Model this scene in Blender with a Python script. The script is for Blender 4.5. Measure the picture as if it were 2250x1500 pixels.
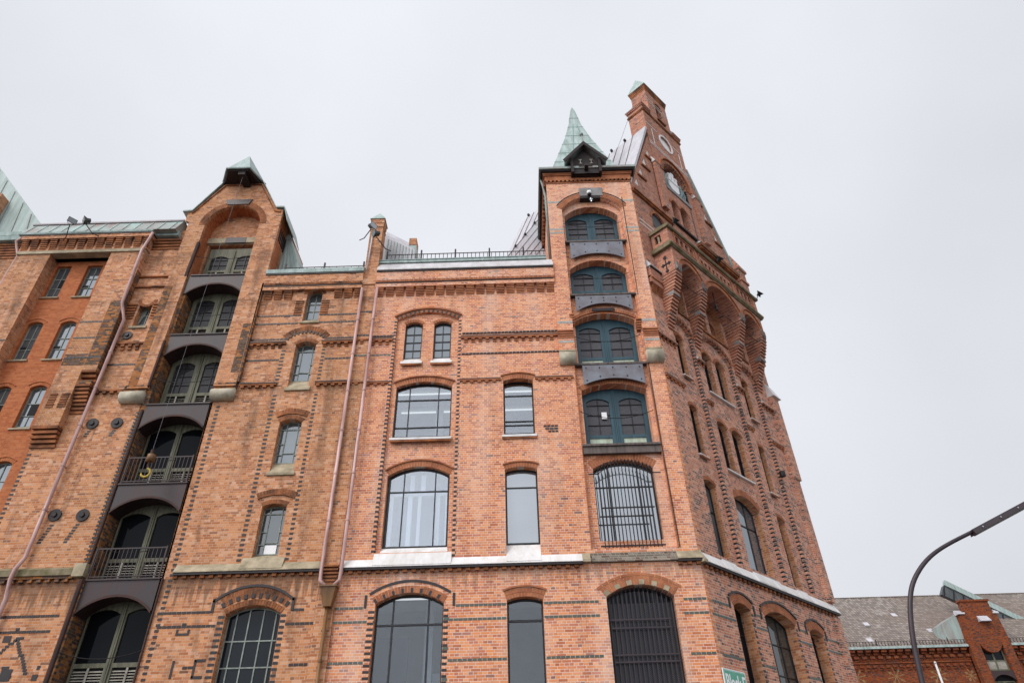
import bpy, bmesh, math, random
from mathutils import Vector, Matrix
from mathutils.geometry import tessellate_polygon
random.seed(7)
for o in list(bpy.data.objects): bpy.data.objects.remove(o)
S = bpy.context.scene; COL = S.collection
R = math.radians
# ---------------------------------------------------------------- camera
EYE = Vector((0, 0, 1.6)); YAW, PITCH, ROLL = R(-.2), R(36.7), R(-1.57)
cf = Vector((math.sin(YAW)*math.cos(PITCH), math.cos(YAW)*math.cos(PITCH), math.sin(PITCH)))
cr = Vector((math.cos(YAW), -math.sin(YAW), 0)); cu = cr.cross(cf)
cx = cr*math.cos(ROLL)+cu*math.sin(ROLL); cy = -cr*math.sin(ROLL)+cu*math.cos(ROLL)
cam = bpy.data.cameras.new('camera'); co = bpy.data.objects.new('camera', cam); COL.objects.link(co)
cam.sensor_width = 36; cam.lens = 1496/2250*36; cam.clip_end = 5000
co.matrix_world = Matrix(((cx.x, cy.x, -cf.x, EYE.x), (cx.y, cy.y, -cf.y, EYE.y), (cx.z, cy.z, -cf.z, EYE.z), (0, 0, 0, 1)))
S.camera = co
# ---------------------------------------------------------------- sky, sun, exposure
S.view_settings.view_transform = 'Standard'; S.view_settings.look = 'None'; S.view_settings.exposure = 0; S.view_settings.gamma = 1
W = bpy.data.worlds.new("World"); S.world = W; W.use_nodes = True
nt = W.node_tree; N = nt.nodes; L = nt.links; N.clear()
out = N.new('ShaderNodeOutputWorld'); bg = N.new('ShaderNodeBackground'); L.new(bg.outputs[0], out.inputs[0])
SUN_EL, SUN_AZ = R(48), R(222)     # direction the light comes from: high, behind the camera
sky = N.new('ShaderNodeTexSky'); sky.sky_type = 'NISHITA'; sky.sun_disc = False; sky.sun_elevation = SUN_EL; sky.sun_rotation = SUN_AZ
tc = N.new('ShaderNodeTexCoord'); sx = N.new('ShaderNodeSeparateXYZ'); L.new(tc.outputs['Generated'], sx.inputs[0])
# cloud deck: brighter towards the sun behind the camera, soft cloud mottling, a little darker low over the horizon
nz = N.new('ShaderNodeTexNoise'); nz.inputs['Scale'].default_value = 1.3; nz.inputs['Detail'].default_value = 5; nz.inputs['Roughness'].default_value = .45
L.new(tc.outputs['Generated'], nz.inputs['Vector'])
def wm(op, a, b, c=None, clamp=False):
    n = N.new('ShaderNodeMath'); n.operation = op; n.use_clamp = clamp
    for i, v in enumerate((a, b, c)):
        if v is None: continue
        if isinstance(v, (int, float)): n.inputs[i].default_value = v
        else: L.new(v, n.inputs[i])
    return n.outputs[0]
mot = wm('MULTIPLY_ADD', nz.outputs['Fac'], .6, .69)
dz = wm('MULTIPLY_ADD', sx.outputs['Z'], .30, .775)
side = wm('MULTIPLY_ADD', sx.outputs['X'], -.10, .99)
back = wm('MAXIMUM', wm('MULTIPLY_ADD', sx.outputs['X'], -.55, wm('MULTIPLY', sx.outputs['Y'], -.83)), 0.0)
back = wm('POWER', back, 1.6)
bright = wm('MULTIPLY_ADD', back, 2.0, 1.0)
tot = wm('MULTIPLY', wm('MULTIPLY', wm('MULTIPLY', mot, dz), side), bright)
low = wm('MULTIPLY_ADD', sx.outputs['Z'], 8.0, .6, True)
tot = wm('MULTIPLY', tot, low)
cloud = N.new('ShaderNodeMix'); cloud.data_type = 'RGBA'; cloud.blend_type = 'MULTIPLY'; cloud.inputs[0].default_value = 1
cloud.inputs[6].default_value = (.885, .905, .965, 1); L.new(tot, cloud.inputs[7])
sk = N.new('ShaderNodeMix'); sk.data_type = 'RGBA'; sk.blend_type = 'MULTIPLY'; sk.inputs[0].default_value = 1
L.new(sky.outputs[0], sk.inputs[6]); sk.inputs[7].default_value = (.08, .08, .08, 1)
mx = N.new('ShaderNodeMix'); mx.data_type = 'RGBA'; mx.inputs[0].default_value = .96
L.new(sk.outputs[2], mx.inputs[6]); L.new(cloud.outputs[2], mx.inputs[7]); L.new(mx.outputs[2], bg.inputs[0]); bg.inputs[1].default_value = 1.0
sl = bpy.data.lights.new('sun', 'SUN'); sl.energy = 1.5; sl.angle = R(20); sl.color = (1, .96, .9)
so = bpy.data.objects.new('sun', sl); COL.objects.link(so)
sd = Vector((math.sin(SUN_AZ)*math.cos(SUN_EL), math.cos(SUN_AZ)*math.cos(SUN_EL), math.sin(SUN_EL)))
so.rotation_euler = sd.to_track_quat('Z', 'Y').to_euler(); so.location = (0, -20, 40)
# ---------------------------------------------------------------- materials
def lin(h, k=1.0):
    h = h.lstrip('#'); v = [int(h[i:i+2], 16)/255 for i in (0, 2, 4)]
    return tuple(min(1, k*(c/12.92 if c <= .04045 else ((c+.055)/1.055)**2.4)) for c in v)+(1,)
class NT:
    def __init__(s, name):
        s.m = bpy.data.materials.new(name); s.m.use_nodes = True; s.t = s.m.node_tree; s.t.nodes.clear()
        s.out = s.n('OutputMaterial'); s.p = s.n('BsdfPrincipled'); s.l(s.p.outputs[0], s.out.inputs[0])
    def n(s, k, **kw):
        o = s.t.nodes.new('ShaderNode'+k)
        for a, b in kw.items(): setattr(o, a, b)
        return o
    def l(s, a, b): s.t.links.new(a, b)
    def set(s, sock, v):
        if isinstance(v, (int, float, tuple)): sock.default_value = v
        else: s.l(v, sock)
    def math(s, op, a, b=None, c=None, clamp=False):
        o = s.n('Math', operation=op, use_clamp=clamp)
        for i, v in enumerate((a, b, c)):
            if v is not None: s.set(o.inputs[i], v)
        return o.outputs[0]
    def mix(s, f, a, b, bt='MIX'):
        o = s.n('Mix', data_type='RGBA', blend_type=bt); s.set(o.inputs[0], f); s.set(o.inputs[6], a); s.set(o.inputs[7], b); return o.outputs[2]
    def ramp(s, f, stops, interp='LINEAR'):
        o = s.n('ValToRGB'); r = o.color_ramp; r.interpolation = interp
        while len(r.elements) < len(stops): r.elements.new(.5)
        for e, (p, c) in zip(r.elements, stops): e.position = p; e.color = c
        s.l(f, o.inputs[0]); return o.outputs[0]
    def noise(s, scale, detail=3, rough=.5, vec=None, dist=0):
        o = s.n('TexNoise'); o.inputs['Scale'].default_value = scale; o.inputs['Detail'].default_value = detail
        o.inputs['Roughness'].default_value = rough; o.inputs['Distortion'].default_value = dist
        if vec is None: vec = s.n('TexCoord').outputs['Object']
        s.l(vec, o.inputs['Vector']); return o.outputs['Fac']
def brick_mat(name, cols, mortar, dark=(.05, .03, .028, 1), darkp=.06, stain=.35, diaper=0, stain_col=(.10, .06, .04, 1), mort_w=.011, k=1.0, pale=0, drips=(), ochre=0):
    m = NT(name); tc = m.n('TexCoord'); sp = m.n('SeparateXYZ'); m.l(tc.outputs['Object'], sp.inputs[0])
    u = m.math('ADD', sp.outputs[0], sp.outputs[1]); H = .078
    zr = m.math('DIVIDE', sp.outputs[2], H); row = m.math('FLOOR', zr)
    odd = m.math('FLOORED_MODULO', row, 2.0)
    shift = m.math('MULTIPLY', m.math('FLOORED_MODULO', m.math('FLOOR', m.math('DIVIDE', row, 2.0)), 2.0), .13)
    w = m.math('MULTIPLY_ADD', odd, -.13, .26)
    uu = m.math('ADD', m.math('ADD', u, shift), m.math('MULTIPLY', odd, .065))
    uc = m.math('DIVIDE', uu, w); col = m.math('FLOOR', uc)
    fz = m.math('MULTIPLY', m.math('FRACT', zr), H); fu = m.math('MULTIPLY', m.math('FRACT', uc), w)
    mm = m.math('MAXIMUM', m.math('LESS_THAN', fz, mort_w), m.math('LESS_THAN', fu, mort_w))
    cv = m.n('CombineXYZ'); m.l(col, cv.inputs[0]); m.l(row, cv.inputs[1])
    wn = m.n('TexWhiteNoise', noise_dimensions='2D'); m.l(cv.outputs[0], wn.inputs['Vector'])
    wn2 = m.n('TexWhiteNoise', noise_dimensions='3D'); m.l(cv.outputs[0], wn2.inputs['Vector'])
    n = len(cols); base = m.ramp(wn.outputs['Value'], [((i+.5)/n, c) for i, c in enumerate(cols)])
    big = m.noise(.35, 4, .6); mid = m.noise(1.7, 4, .6); fine = m.noise(14, 3, .7)
    prob = m.math('MULTIPLY', m.math('SUBTRACT', m.math('MULTIPLY_ADD', big, 2.4, -.7, True), 0.0), darkp*2)
    prob = m.math('ADD', prob, m.math('MULTIPLY', m.math('GREATER_THAN', mid, .58), darkp*1.2))
    if diaper:
        a = m.math('FLOOR', m.math('DIVIDE', uu, .13))
        d1 = m.math('LESS_THAN', m.math('FLOORED_MODULO', m.math('ADD', a, row), 5.0), 3.0)
        d2 = m.math('LESS_THAN', m.math('FLOORED_MODULO', m.math('SUBTRACT', a, row), 10.0), 7.0)
        prob = m.math('MULTIPLY_ADD', m.math('MULTIPLY', d1, d2), diaper, prob)
        # plain orange dressings near the openings: dark panels only in patches
        prob = m.math('MULTIPLY', prob, m.math('MULTIPLY_ADD', mid, 3.2, -.9, True))
    if ochre: base = m.mix(m.math('MULTIPLY', m.math('MULTIPLY_ADD', m.noise(.28, 4, .6), 4.0, -1.9, True), ochre), base, m.mix(wn2.outputs['Value'], lin('a8763f'), lin('7d5230')))
    isd = m.math('LESS_THAN', wn2.outputs['Value'], prob)
    c = m.mix(isd, base, m.mix(wn.outputs['Value'], dark, tuple(min(1, x*2.6) for x in dark[:3])+(1,)))
    c = m.mix(m.math('MULTIPLY', mm, 1.0), c, mortar)
    c = m.mix(m.math('MULTIPLY_ADD', mid, .55, -.12, True), c, m.mix(.5, c, tuple(x for x in mortar)))
    # soot and weather stains with their own drawn-down shapes
    mp = m.n('Mapping'); m.l(tc.outputs['Object'], mp.inputs[0]); mp.inputs['Scale'].default_value = (1.6, 1.6, .22)
    st = m.noise(1.2, 5, .65, mp.outputs[0], .3)
    sf = m.math('MULTIPLY', m.math('MULTIPLY_ADD', st, 5.0, -2.55, True), stain)
    c = m.mix(sf, c, m.mix(.35, stain_col, c))
    if drips:
        mp2 = m.n('Mapping'); m.l(tc.outputs['Object'], mp2.inputs[0]); mp2.inputs['Scale'].default_value = (3.2, 3.2, .12); dn = m.noise(2.0, 4, .6, mp2.outputs[0])
        for zl, ln_, k_ in drips:
            dd = m.math('SUBTRACT', float(zl), sp.outputs[2]); below = m.math('GREATER_THAN', dd, 0.0)
            reach = m.math('MULTIPLY', m.math('MULTIPLY_ADD', dn, 2.6, -.75, True), float(ln_))
            f_ = m.math('MULTIPLY', below, m.math('MULTIPLY', m.math('SUBTRACT', reach, dd), 3.0, None, True)); f_ = m.math('MULTIPLY', m.math('MAXIMUM', f_, 0.0), float(k_), None, True)
            c = m.mix(f_, c, m.mix(.25, stain_col, c))
    c = m.mix(m.math('MULTIPLY_ADD', fine, .5, -.1, True), c, m.mix(.28, c, (.02, .015, .01, 1)))
    if pale:
        pn = m.noise(.5, 4, .6, mp.outputs[0]); c = m.mix(m.math('MULTIPLY', m.math('MULTIPLY_ADD', pn, 4, -1.9, True), pale), c, mortar)
    hs_ = m.n('HueSaturation'); hs_.inputs['Hue'].default_value = .5; hs_.inputs['Saturation'].default_value = 1.02; hs_.inputs['Value'].default_value = k; m.l(c, hs_.inputs['Color']); c = hs_.outputs[0]
    m.l(c, m.p.inputs['Base Color']); m.p.inputs['Roughness'].default_value = .88
    m.p.inputs['Specular IOR Level'].default_value = .25
    b = m.n('Bump'); b.inputs['Strength'].default_value = .55; b.inputs['Distance'].default_value = .012
    hh = m.math('ADD', m.math('SUBTRACT', 1.0, mm), m.math('MULTIPLY', wn.outputs['Value'], .4)); m.l(hh, b.inputs['Height']); m.l(b.outputs[0], m.p.inputs['Normal'])
    return m.m
def simple(name, a, b=None, scale=3, rough=.7, metal=0, island=None, bump=0, streak=False, spec=.4):
    m = NT(name); c = a
    if b is not None:
        vec = None
        if streak:
            t = m.n('TexCoord'); mp = m.n('Mapping'); m.l(t.outputs['Object'], mp.inputs[0]); mp.inputs['Scale'].default_value = (3, 3, .35); vec = mp.outputs[0]
        f = m.noise(scale, 5, .65, vec); c = m.mix(m.math('MULTIPLY_ADD', f, 3, -1, True), a, b)
        if bump:
            bb = m.n('Bump'); bb.inputs['Strength'].default_value = bump; bb.inputs['Distance'].default_value = .01; m.l(f, bb.inputs['Height']); m.l(bb.outputs[0], m.p.inputs['Normal'])
    if island:
        g = m.n('NewGeometry'); c = m.mix(1.0, m.ramp(g.outputs['Random Per Island'], [(i/max(1, len(island)-1), q) for i, q in enumerate(island)]), c, 'MULTIPLY')
    if isinstance(c, tuple): m.p.inputs['Base Color'].default_value = c
    else: m.l(c, m.p.inputs['Base Color'])
    m.p.inputs['Roughness'].default_value = rough; m.p.inputs['Metallic'].default_value = metal; m.p.inputs['Specular IOR Level'].default_value = spec
    return m.m
def glass_mat(name, tint, refl, wav=.02, fm=1.0):
    m = NT(name); m.t.nodes.remove(m.p)
    gl = m.n('BsdfGlossy'); gl.inputs['Roughness'].default_value = .03; gl.inputs['Color'].default_value = (.88, .92, .95, 1)
    df = m.n('BsdfDiffuse'); f = m.noise(.9, 2, .5); m.l(m.mix(f, tint, tuple(x*.45 for x in tint[:3])+(1,)), df.inputs[0])
    fr = m.n('Fresnel'); fr.inputs[0].default_value = 1.5
    mx = m.n('MixShader'); m.l(m.math('MULTIPLY_ADD', fr.outputs[0], fm, refl, True), mx.inputs[0]); m.l(df.outputs[0], mx.inputs[1]); m.l(gl.outputs[0], mx.inputs[2])
    b = m.n('Bump'); b.inputs['Strength'].default_value = wav; b.inputs['Distance'].default_value = .05; m.l(m.noise(1.3, 2), b.inputs['Height']); m.l(b.outputs[0], gl.inputs['Normal'])
    m.l(mx.outputs[0], m.out.inputs[0]); return m.m
def clear_glass(name, refl):
    m = NT(name); m.t.nodes.remove(m.p)
    gl = m.n('BsdfGlossy'); gl.inputs['Roughness'].default_value = .02; gl.inputs['Color'].default_value = (.9, .93, .96, 1)
    tr = m.n('BsdfTransparent'); tr.inputs[0].default_value = (.78, .82, .86, 1)
    mx = m.n('MixShader'); mx.inputs[0].default_value = refl; m.l(tr.outputs[0], mx.inputs[1]); m.l(gl.outputs[0], mx.inputs[2]); m.l(mx.outputs[0], m.out.inputs[0]); return m.m
def mesh_mat(name, col, bg_, freq=34, thr=.3, spec=.8):
    m = NT(name); t = m.n('TexCoord'); sp = m.n('SeparateXYZ'); m.l(t.outputs['Object'], sp.inputs[0])
    def ln(a):
        v = m.math('FRACT', m.math('MULTIPLY', a, float(freq))); return m.math('LESS_THAN', v, thr)
    f = m.math('MAXIMUM', ln(m.math('ADD', sp.outputs[0], sp.outputs[2])), ln(m.math('SUBTRACT', sp.outputs[0], sp.outputs[2])))
    m.l(m.mix(f, bg_, col), m.p.inputs['Base Color']); m.p.inputs['Roughness'].default_value = .5
    m.p.inputs['Specular IOR Level'].default_value = spec
    m.l(m.math('MULTIPLY_ADD', f, .5, .06), m.p.inputs['Roughness']); return m.m
M = {}
M['orange'] = brick_mat('orange_brick', [lin('a85a36', .95), lin('c37546', 1.0), lin('ca8050', 1.05), lin('be7046', 1.0), lin('cf8e62', 1.05), lin('b4664a', .95)], lin('c9bbae', 1.05), dark=lin('6a4238'), darkp=.02, stain=.42, pale=.4, mort_w=.0105, k=1.26, drips=((8.2, .8, .6), (12.5, .5, .4), (18.8, .5, .3)))
M['tan'] = brick_mat('weathered_brick', [lin('a0603c', .95), lin('b87a50', 1.0), lin('c2875e', 1.0), lin('b06f48', .98), lin('c8987a', 1.0), lin('a26846', .95)], lin('bfa690', .95), dark=lin('6b4634'), darkp=.045, k=1.2, ochre=.6, drips=((8.2, 1.2, .8), (14.75, .6, .5), (18.8, .8, .5), (21.4, 1.2, .4)), stain=.95, stain_col=(.075, .045, .03, 1), mort_w=.009)
M['soot'] = brick_mat('sooty_brick', [lin('7d4a2a', 1.1), lin('a9683a', 1.1), lin('8a5a35'), lin('b0764a')], lin('a58a66', .8), darkp=.5, stain=1.0, stain_col=(.035, .025, .018, 1), mort_w=.008)
M['red'] = brick_mat('red_orange_brick', [lin('a85a38', .95), lin('b96a42', .95), lin('c0744c', .95), lin('ae6240', .95)], lin('c08c66', .9), darkp=.0, stain=.35, mort_w=.007)
M['dark'] = brick_mat('mixed_dark_brick', [lin('a6644a', 1.0), lin('bd7a5c', 1.05), lin('b26e52', 1.0), lin('c48c70', 1.05)], lin('c4b2a6', 1.05), dark=lin('563a32'), darkp=.08, stain=.3, diaper=.62, mort_w=.012, k=1.12)
M['pinkish'] = brick_mat('gable_brick', [lin('a0604a', 1.0), lin('b87458', 1.05), lin('a8684e', 1.0), lin('c08468', 1.05)], lin('bfaa9e', .95), dark=lin('5a4038'), darkp=.08, stain=.55, mort_w=.011)
M['far'] = brick_mat('distant_red_brick', [lin('84432a', 1.0), lin('9c5030', 1.0), lin('94492c'), lin('a86038')], lin('8a5a42', .8), darkp=.15, stain=.9, mort_w=.007, k=.78)
M['trim'] = simple('moulded_brick', lin('b87852', 1.0), lin('95583c', .9), 2.2, .85, island=[(.72, .7, .7, 1), (1, 1, 1, 1), (.86, .82, .8, 1), (1, .96, .92, 1)])
M['trimtan'] = simple('weathered_moulded_brick', lin('ad6c42', 1.05), lin('4a3022'), 2.0, .88, island=[(.6, .6, .6, 1), (1, 1, 1, 1), (.85, .82, .8, 1)])
M['sootbr'] = simple('glazed_black_brick', lin('1d181b'), lin('322828'), 4, .45, island=[(.5, .5, .5, 1), (1, 1, 1, 1), (1.0, .9, .85, 1), (.8, .8, .8, 1)])
M['green'] = simple('glazed_green_brick', lin('44564a'), lin('36463e'), 6, .28, island=[(.6, .62, .6, 1), (1, 1, 1, 1), (.8, .85, .8, 1)], spec=.6)
M['white'] = simple('white_painted_stone', lin('e2e0e0'), lin('cac5c0'), 1.1, .6, streak=True)
M['stone'] = simple('weathered_sandstone', lin('b3a48a'), lin('7d725c'), 2.5, .85, bump=.5)
M['pale'] = simple('pale_limestone', lin('c9c0ac'), lin('8f8672'), 2.0, .8, bump=.3)
M['lead'] = simple('painted_lead_coping', lin('cbc9cb'), lin('b0abaa'), .9, .6, streak=True)
M['grey'] = simple('grey_stone', lin('8f8d8c'), lin('6c6968'), 2.5, .7)
M['moss'] = simple('mossy_stone', lin('5d5636'), lin('8d806a'), 3.5, .95, bump=.5)
M['copper'] = simple('verdigris_copper', lin('aebdba'), lin('84968f'), 1.5, .6, streak=True)
M['copperdk'] = simple('stained_copper', lin('93aca6'), lin('84706c'), .7, .55, streak=True)
M['zinc'] = simple('zinc_roof_sheet', lin('c6c3c8'), lin('a9a5aa'), .8, .5, streak=True)
M['plank'] = simple('weathered_plank', lin('6f645e'), lin('4a4240'), 3, .8, streak=True)
M['zincd'] = simple('weathered_roof_sheet', lin('a39b9e'), lin('857c80'), .8, .5, streak=True)
M['steel'] = simple('rusty_steel_plate', lin('2f2b2e'), lin('3e2522'), 1.6, .5, metal=.0, bump=.3, streak=True)
M['steelg'] = simple('painted_steel_plate', lin('7d828b'), lin('635a5e'), 1.3, .5, metal=.05, bump=.3)
M['iron'] = simple('black_iron', lin('1c1b1e'), lin('2e2526'), 5, .5, metal=.3)
M['rust'] = simple('rusty_iron', lin('4c2a20'), lin('2c2422'), 3, .75)
M['frame'] = simple('black_steel_frame', lin('17181c'), None, rough=.4)
M['frameg'] = simple('grey_steel_frame', lin('959c94'), lin('6c746e'), 5, .55)
M['wood'] = simple('weathered_green_wood', lin('76745f'), lin('4c4b3f'), 3, .7, streak=True)
M['louvre'] = simple('pale_louvre_slats', lin('a8a498'), lin('807a70'), 4, .7)
M['blue'] = simple('blue_green_painted_wood', lin('2f525e'), lin('223f4a'), 3, .45, streak=True)
M['bluep'] = simple('pale_green_panel', lin('b9cbb8'), lin('97a08c'), 3, .5, streak=True)
M['pink'] = simple('pink_patina_pipe', lin('d4b0aa'), lin('9c7670'), 2.2, .45, streak=True)
M['brown'] = simple('brown_painted_metal', lin('8a6238'), lin('5e4228'), 2, .5, streak=True)
M['darkwood'] = simple('dark_stained_wood', lin('2c1c1a'), lin('1c1616'), 4, .7)
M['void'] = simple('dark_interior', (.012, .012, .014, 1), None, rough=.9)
M['meshd'] = mesh_mat('wire_mesh_pane', lin('3c3b3d'), lin('131418'), 26, .28, spec=.22)
M['meshl'] = mesh_mat('light_wire_mesh_pane', lin('101115'), lin('6c6a72'), 26, .48, spec=.5)
M['g_mid'] = glass_mat('mid_window_glass', (.10, .125, .14, 1), .10)
M['g_lt'] = glass_mat('bright_window_glass', (.15, .175, .2, 1), .22)
M['g_dk'] = glass_mat('dark_window_glass', (.015, .018, .022, 1), .0, fm=.35)
M['g_bk'] = glass_mat('black_open_interior', (.008, .009, .011, 1), .0, fm=.12)
M['g_dm'] = glass_mat('shaded_window_glass', (.06, .072, .07, 1), .07)
M['g_cl'] = clear_glass('clear_window_glass', .2)
M['g_c2'] = clear_glass('clear_ground_floor_glass', .055); M['g_c3'] = clear_glass('clear_upper_glass', .15)
M['room'] = simple('pale_room_plaster', lin('a9aca8'), lin('94968f'), .7, .9); M['strip'] = NT('lit_ceiling_tube'); M['strip'].p.inputs['Emission Color'].default_value = (1, .97, .9, 1); M['strip'].p.inputs['Emission Strength'].default_value = .9; M['strip'] = M['strip'].m
M['pale_panel'] = simple('white_room_blind', lin('e2e4e6'), lin('cfd3d6'), .6, .8)
M['lamp'] = simple('floodlight_housing', lin('34393d'), lin('1d2023'), 5, .45, metal=.1)
M['silver'] = simple('silver_reflector', lin('b9c2c6'), None, rough=.25, metal=.7)
M['pole'] = simple('dark_brown_lamp_post', lin('3a2d33'), lin('2c2428'), 3, .45)
M['whitem'] = simple('white_enamel', lin('e8e8e8'), None, rough=.4)
M['yellow'] = simple('yellow_painted_steel', lin('c0a236'), lin('8a7424'), 8, .5)
M['signg'] = simple('green_sign_face', lin('4f9c82'), lin('5ba88e'), 3, .4)
M['crestg'] = simple('crest_teal', lin('8fa5a2'), lin('33424c'), 16, .5)
M['cream'] = simple('cream_lime_plaster', lin('9a7a54'), lin('7a5434'), 5, .9)
M['tile'] = None
def tile_mat():
    m = NT('brown_roof_tiles'); t = m.n('TexCoord'); sp = m.n('SeparateXYZ'); m.l(t.outputs['Object'], sp.inputs[0])
    col = m.math('FLOOR', m.math('MULTIPLY', sp.outputs[0], 3.6)); row = m.math('FLOOR', m.math('MULTIPLY', sp.outputs[2], 4.4))
    cv = m.n('CombineXYZ'); m.l(col, cv.inputs[0]); m.l(row, cv.inputs[1]); w = m.n('TexWhiteNoise', noise_dimensions='2D'); m.l(cv.outputs[0], w.inputs['Vector'])
    c = m.ramp(w.outputs['Value'], [(0, lin('6e645e')), (.5, lin('857a72')), (1, lin('9a8f86'))])
    gap = m.math('MAXIMUM', m.math('LESS_THAN', m.math('FRACT', m.math('MULTIPLY', sp.outputs[0], 3.6)), .14), m.math('LESS_THAN', m.math('FRACT', m.math('MULTIPLY', sp.outputs[2], 4.4)), .16))
    c = m.mix(gap, c, lin('4a423e')); c = m.mix(m.math('MULTIPLY_ADD', m.noise(.5, 5, .7), 6, -3.6, True), c, lin('b9b6b2'))
    c = m.mix(m.math('MULTIPLY_ADD', m.noise(.16, 3, .6), 2, -.7, True), c, lin('6b5a50'))
    m.l(c, m.p.inputs['Base Color']); m.p.inputs['Roughness'].default_value = .75; return m.m
M['tile'] = tile_mat()
# ---------------------------------------------------------------- mesh helpers; local frames: x along the facade, y into the wall, z up
class MB:
    def __init__(s): s.v = []; s.f = []; s.marks = []
    def mark(s): s.marks.append((len(s.v), len(s.f))); return s
    def quad(s, *p): i = len(s.v); s.v += [tuple(q) for q in p]; s.f.append(tuple(range(i, i+len(p)))); return s
    def box(s, x0, x1, y0, y1, z0, z1):
        i = len(s.v); s.v += [(x, y, z) for z in (z0, z1) for y in (y0, y1) for x in (x0, x1)]
        s.f += [(i, i+2, i+3, i+1), (i+4, i+5, i+7, i+6), (i, i+1, i+5, i+4), (i+2, i+6, i+7, i+3), (i, i+4, i+6, i+2), (i+1, i+3, i+7, i+5)]; return s
    def hexa(s, P):     # 8 points: bottom ring of four, top ring of four
        i = len(s.v); s.v += [tuple(p) for p in P]; s.f += [(i, i+3, i+2, i+1), (i+4, i+5, i+6, i+7)]+[(i+k, i+(k+1) % 4, i+4+(k+1) % 4, i+4+k) for k in range(4)]; return s
    def wall(s, outer, holes, y0, y1, back=True):   # plate in the xz plane with holes and real reveals
        polys = [outer]+list(holes); tris = tessellate_polygon([[Vector((p[0], p[1], 0)) for p in q] for q in polys])
        flat = [p for q in polys for p in q]; i = len(s.v); n = len(flat)
        s.v += [(p[0], y0, p[1]) for p in flat]+[(p[0], y1, p[1]) for p in flat]
        for t in tris:
            s.f.append(tuple(i+k for k in t))
            if back: s.f.append(tuple(i+n+k for k in reversed(t)))
        b = i
        for q in polys:
            for k in range(len(q)): a, c = b+k, b+(k+1) % len(q); s.f.append((a, c, c+n, a+n))
            b += len(q)
        return s
    def prof(s, pts, x0, x1):    # yz profile swept along x
        n = len(pts); i = len(s.v); s.v += [(x0, y, z) for y, z in pts]+[(x1, y, z) for y, z in pts]
        s.f += [tuple(range(i, i+n)), tuple(range(i+2*n-1, i+n-1, -1))]+[(i+k, i+(k+1) % n, i+n+(k+1) % n, i+n+k) for k in range(n)]; return s
    def tube(s, pts, r, n=8, cap=True):
        pts = [Vector(p) for p in pts]; rr = r if isinstance(r, (list, tuple)) else [r]*len(pts); i = len(s.v); ref = None
        for k, p in enumerate(pts):
            d = (pts[min(k+1, len(pts)-1)]-pts[max(k-1, 0)]).normalized()
            if ref is None: ref = d.orthogonal().normalized()
            ref = (ref-d*ref.dot(d)); ref = ref.normalized() if ref.length > 1e-6 else d.orthogonal().normalized(); b = d.cross(ref)
            for j in range(n): a = 2*math.pi*j/n; s.v.append(tuple(p+(ref*math.cos(a)+b*math.sin(a))*rr[k]))
        for k in range(len(pts)-1):
            for j in range(n): s.f.append((i+k*n+j, i+k*n+(j+1) % n, i+(k+1)*n+(j+1) % n, i+(k+1)*n+j))
        if cap: s.f += [tuple(i+j for j in reversed(range(n))), tuple(i+(len(pts)-1)*n+j for j in range(n))]
        return s
    def ring(s, cx_, cz, r0, r1, y0, y1, n=24):
        i = len(s.v)
        for k in range(n):
            a = 2*math.pi*k/n
            for r in (r0, r1):
                for y in (y0, y1): s.v.append((cx_+r*math.cos(a), y, cz+r*math.sin(a)))
        for k in range(n):
            a, b = i+4*k, i+4*((k+1) % n); s.f += [(a, b, b+2, a+2), (a+1, a+3, b+3, b+1), (a, a+1, b+1, b), (a+2, b+2, b+3, a+3)]
        return s
    def build(s, name, mat, parent=None, loc=(0, 0, 0), rz=0, smooth=False):
        me = bpy.data.meshes.new(name); me.from_pydata(s.v, [], s.f)
        bm = bmesh.new(); bm.from_mesh(me); bmesh.ops.recalc_face_normals(bm, faces=bm.faces); bm.to_mesh(me); bm.free()
        if mat: me.materials.append(mat)
        if smooth:
            for p in me.polygons: p.use_smooth = True
        o = bpy.data.objects.new(name, me); COL.objects.link(o); o.location = loc; o.rotation_euler = (0, 0, rz)
        if parent: o.parent = parent
        return o
def thing(name, label, cat, loc=(0, 0, 0), rz=0, group=None, kind=None):
    o = bpy.data.objects.new(name, None); COL.objects.link(o); o.location = loc; o.rotation_euler = (0, 0, rz); o['label'] = label; o['category'] = cat
    if group: o['group'] = group
    return o
def tag(o, label, cat, group=None):
    o['label'] = label; o['category'] = cat
    if group: o['group'] = group
    return o
SING = {'brick_arches': 'brick_arch', 'hood_mouldings': 'hood_moulding', 'green_glazed_bands': 'green_glazed_band', 'dark_brick_edging': 'dark_brick_edging', 'pale_arch_bricks': 'pale_arch_brickwork', 'corbelled_bricks': 'corbelled_brickwork', 'grey_green_bands': 'pale_glazed_band'}
class Frame:   # places parts in a facade's own coordinates under the building
    def __init__(s, root, loc=(0, 0, 0), rz=0): s.r, s.loc, s.rz = root, loc, rz
    def put(s, mb, name, mat, smooth=False, parent=None):
        if mb.marks:      # one part per arch, band or corbel table
            name = SING.get(name, name); mk = sorted(set(mb.marks) | {(0, 0)})+[(len(mb.v), len(mb.f))]; o = None
            for (v0, f0), (v1, f1) in zip(mk, mk[1:]):
                if f1 > f0:
                    q = MB(); q.v = mb.v[v0:v1]; q.f = [tuple(i-v0 for i in f) for f in mb.f[f0:f1]]; o = s.put(q, name, mat, smooth, parent)
            return o
        if parent: return mb.build(name, mat, parent, smooth=smooth)
        return mb.build(name, mat, s.r, s.loc, s.rz, smooth)
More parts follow.
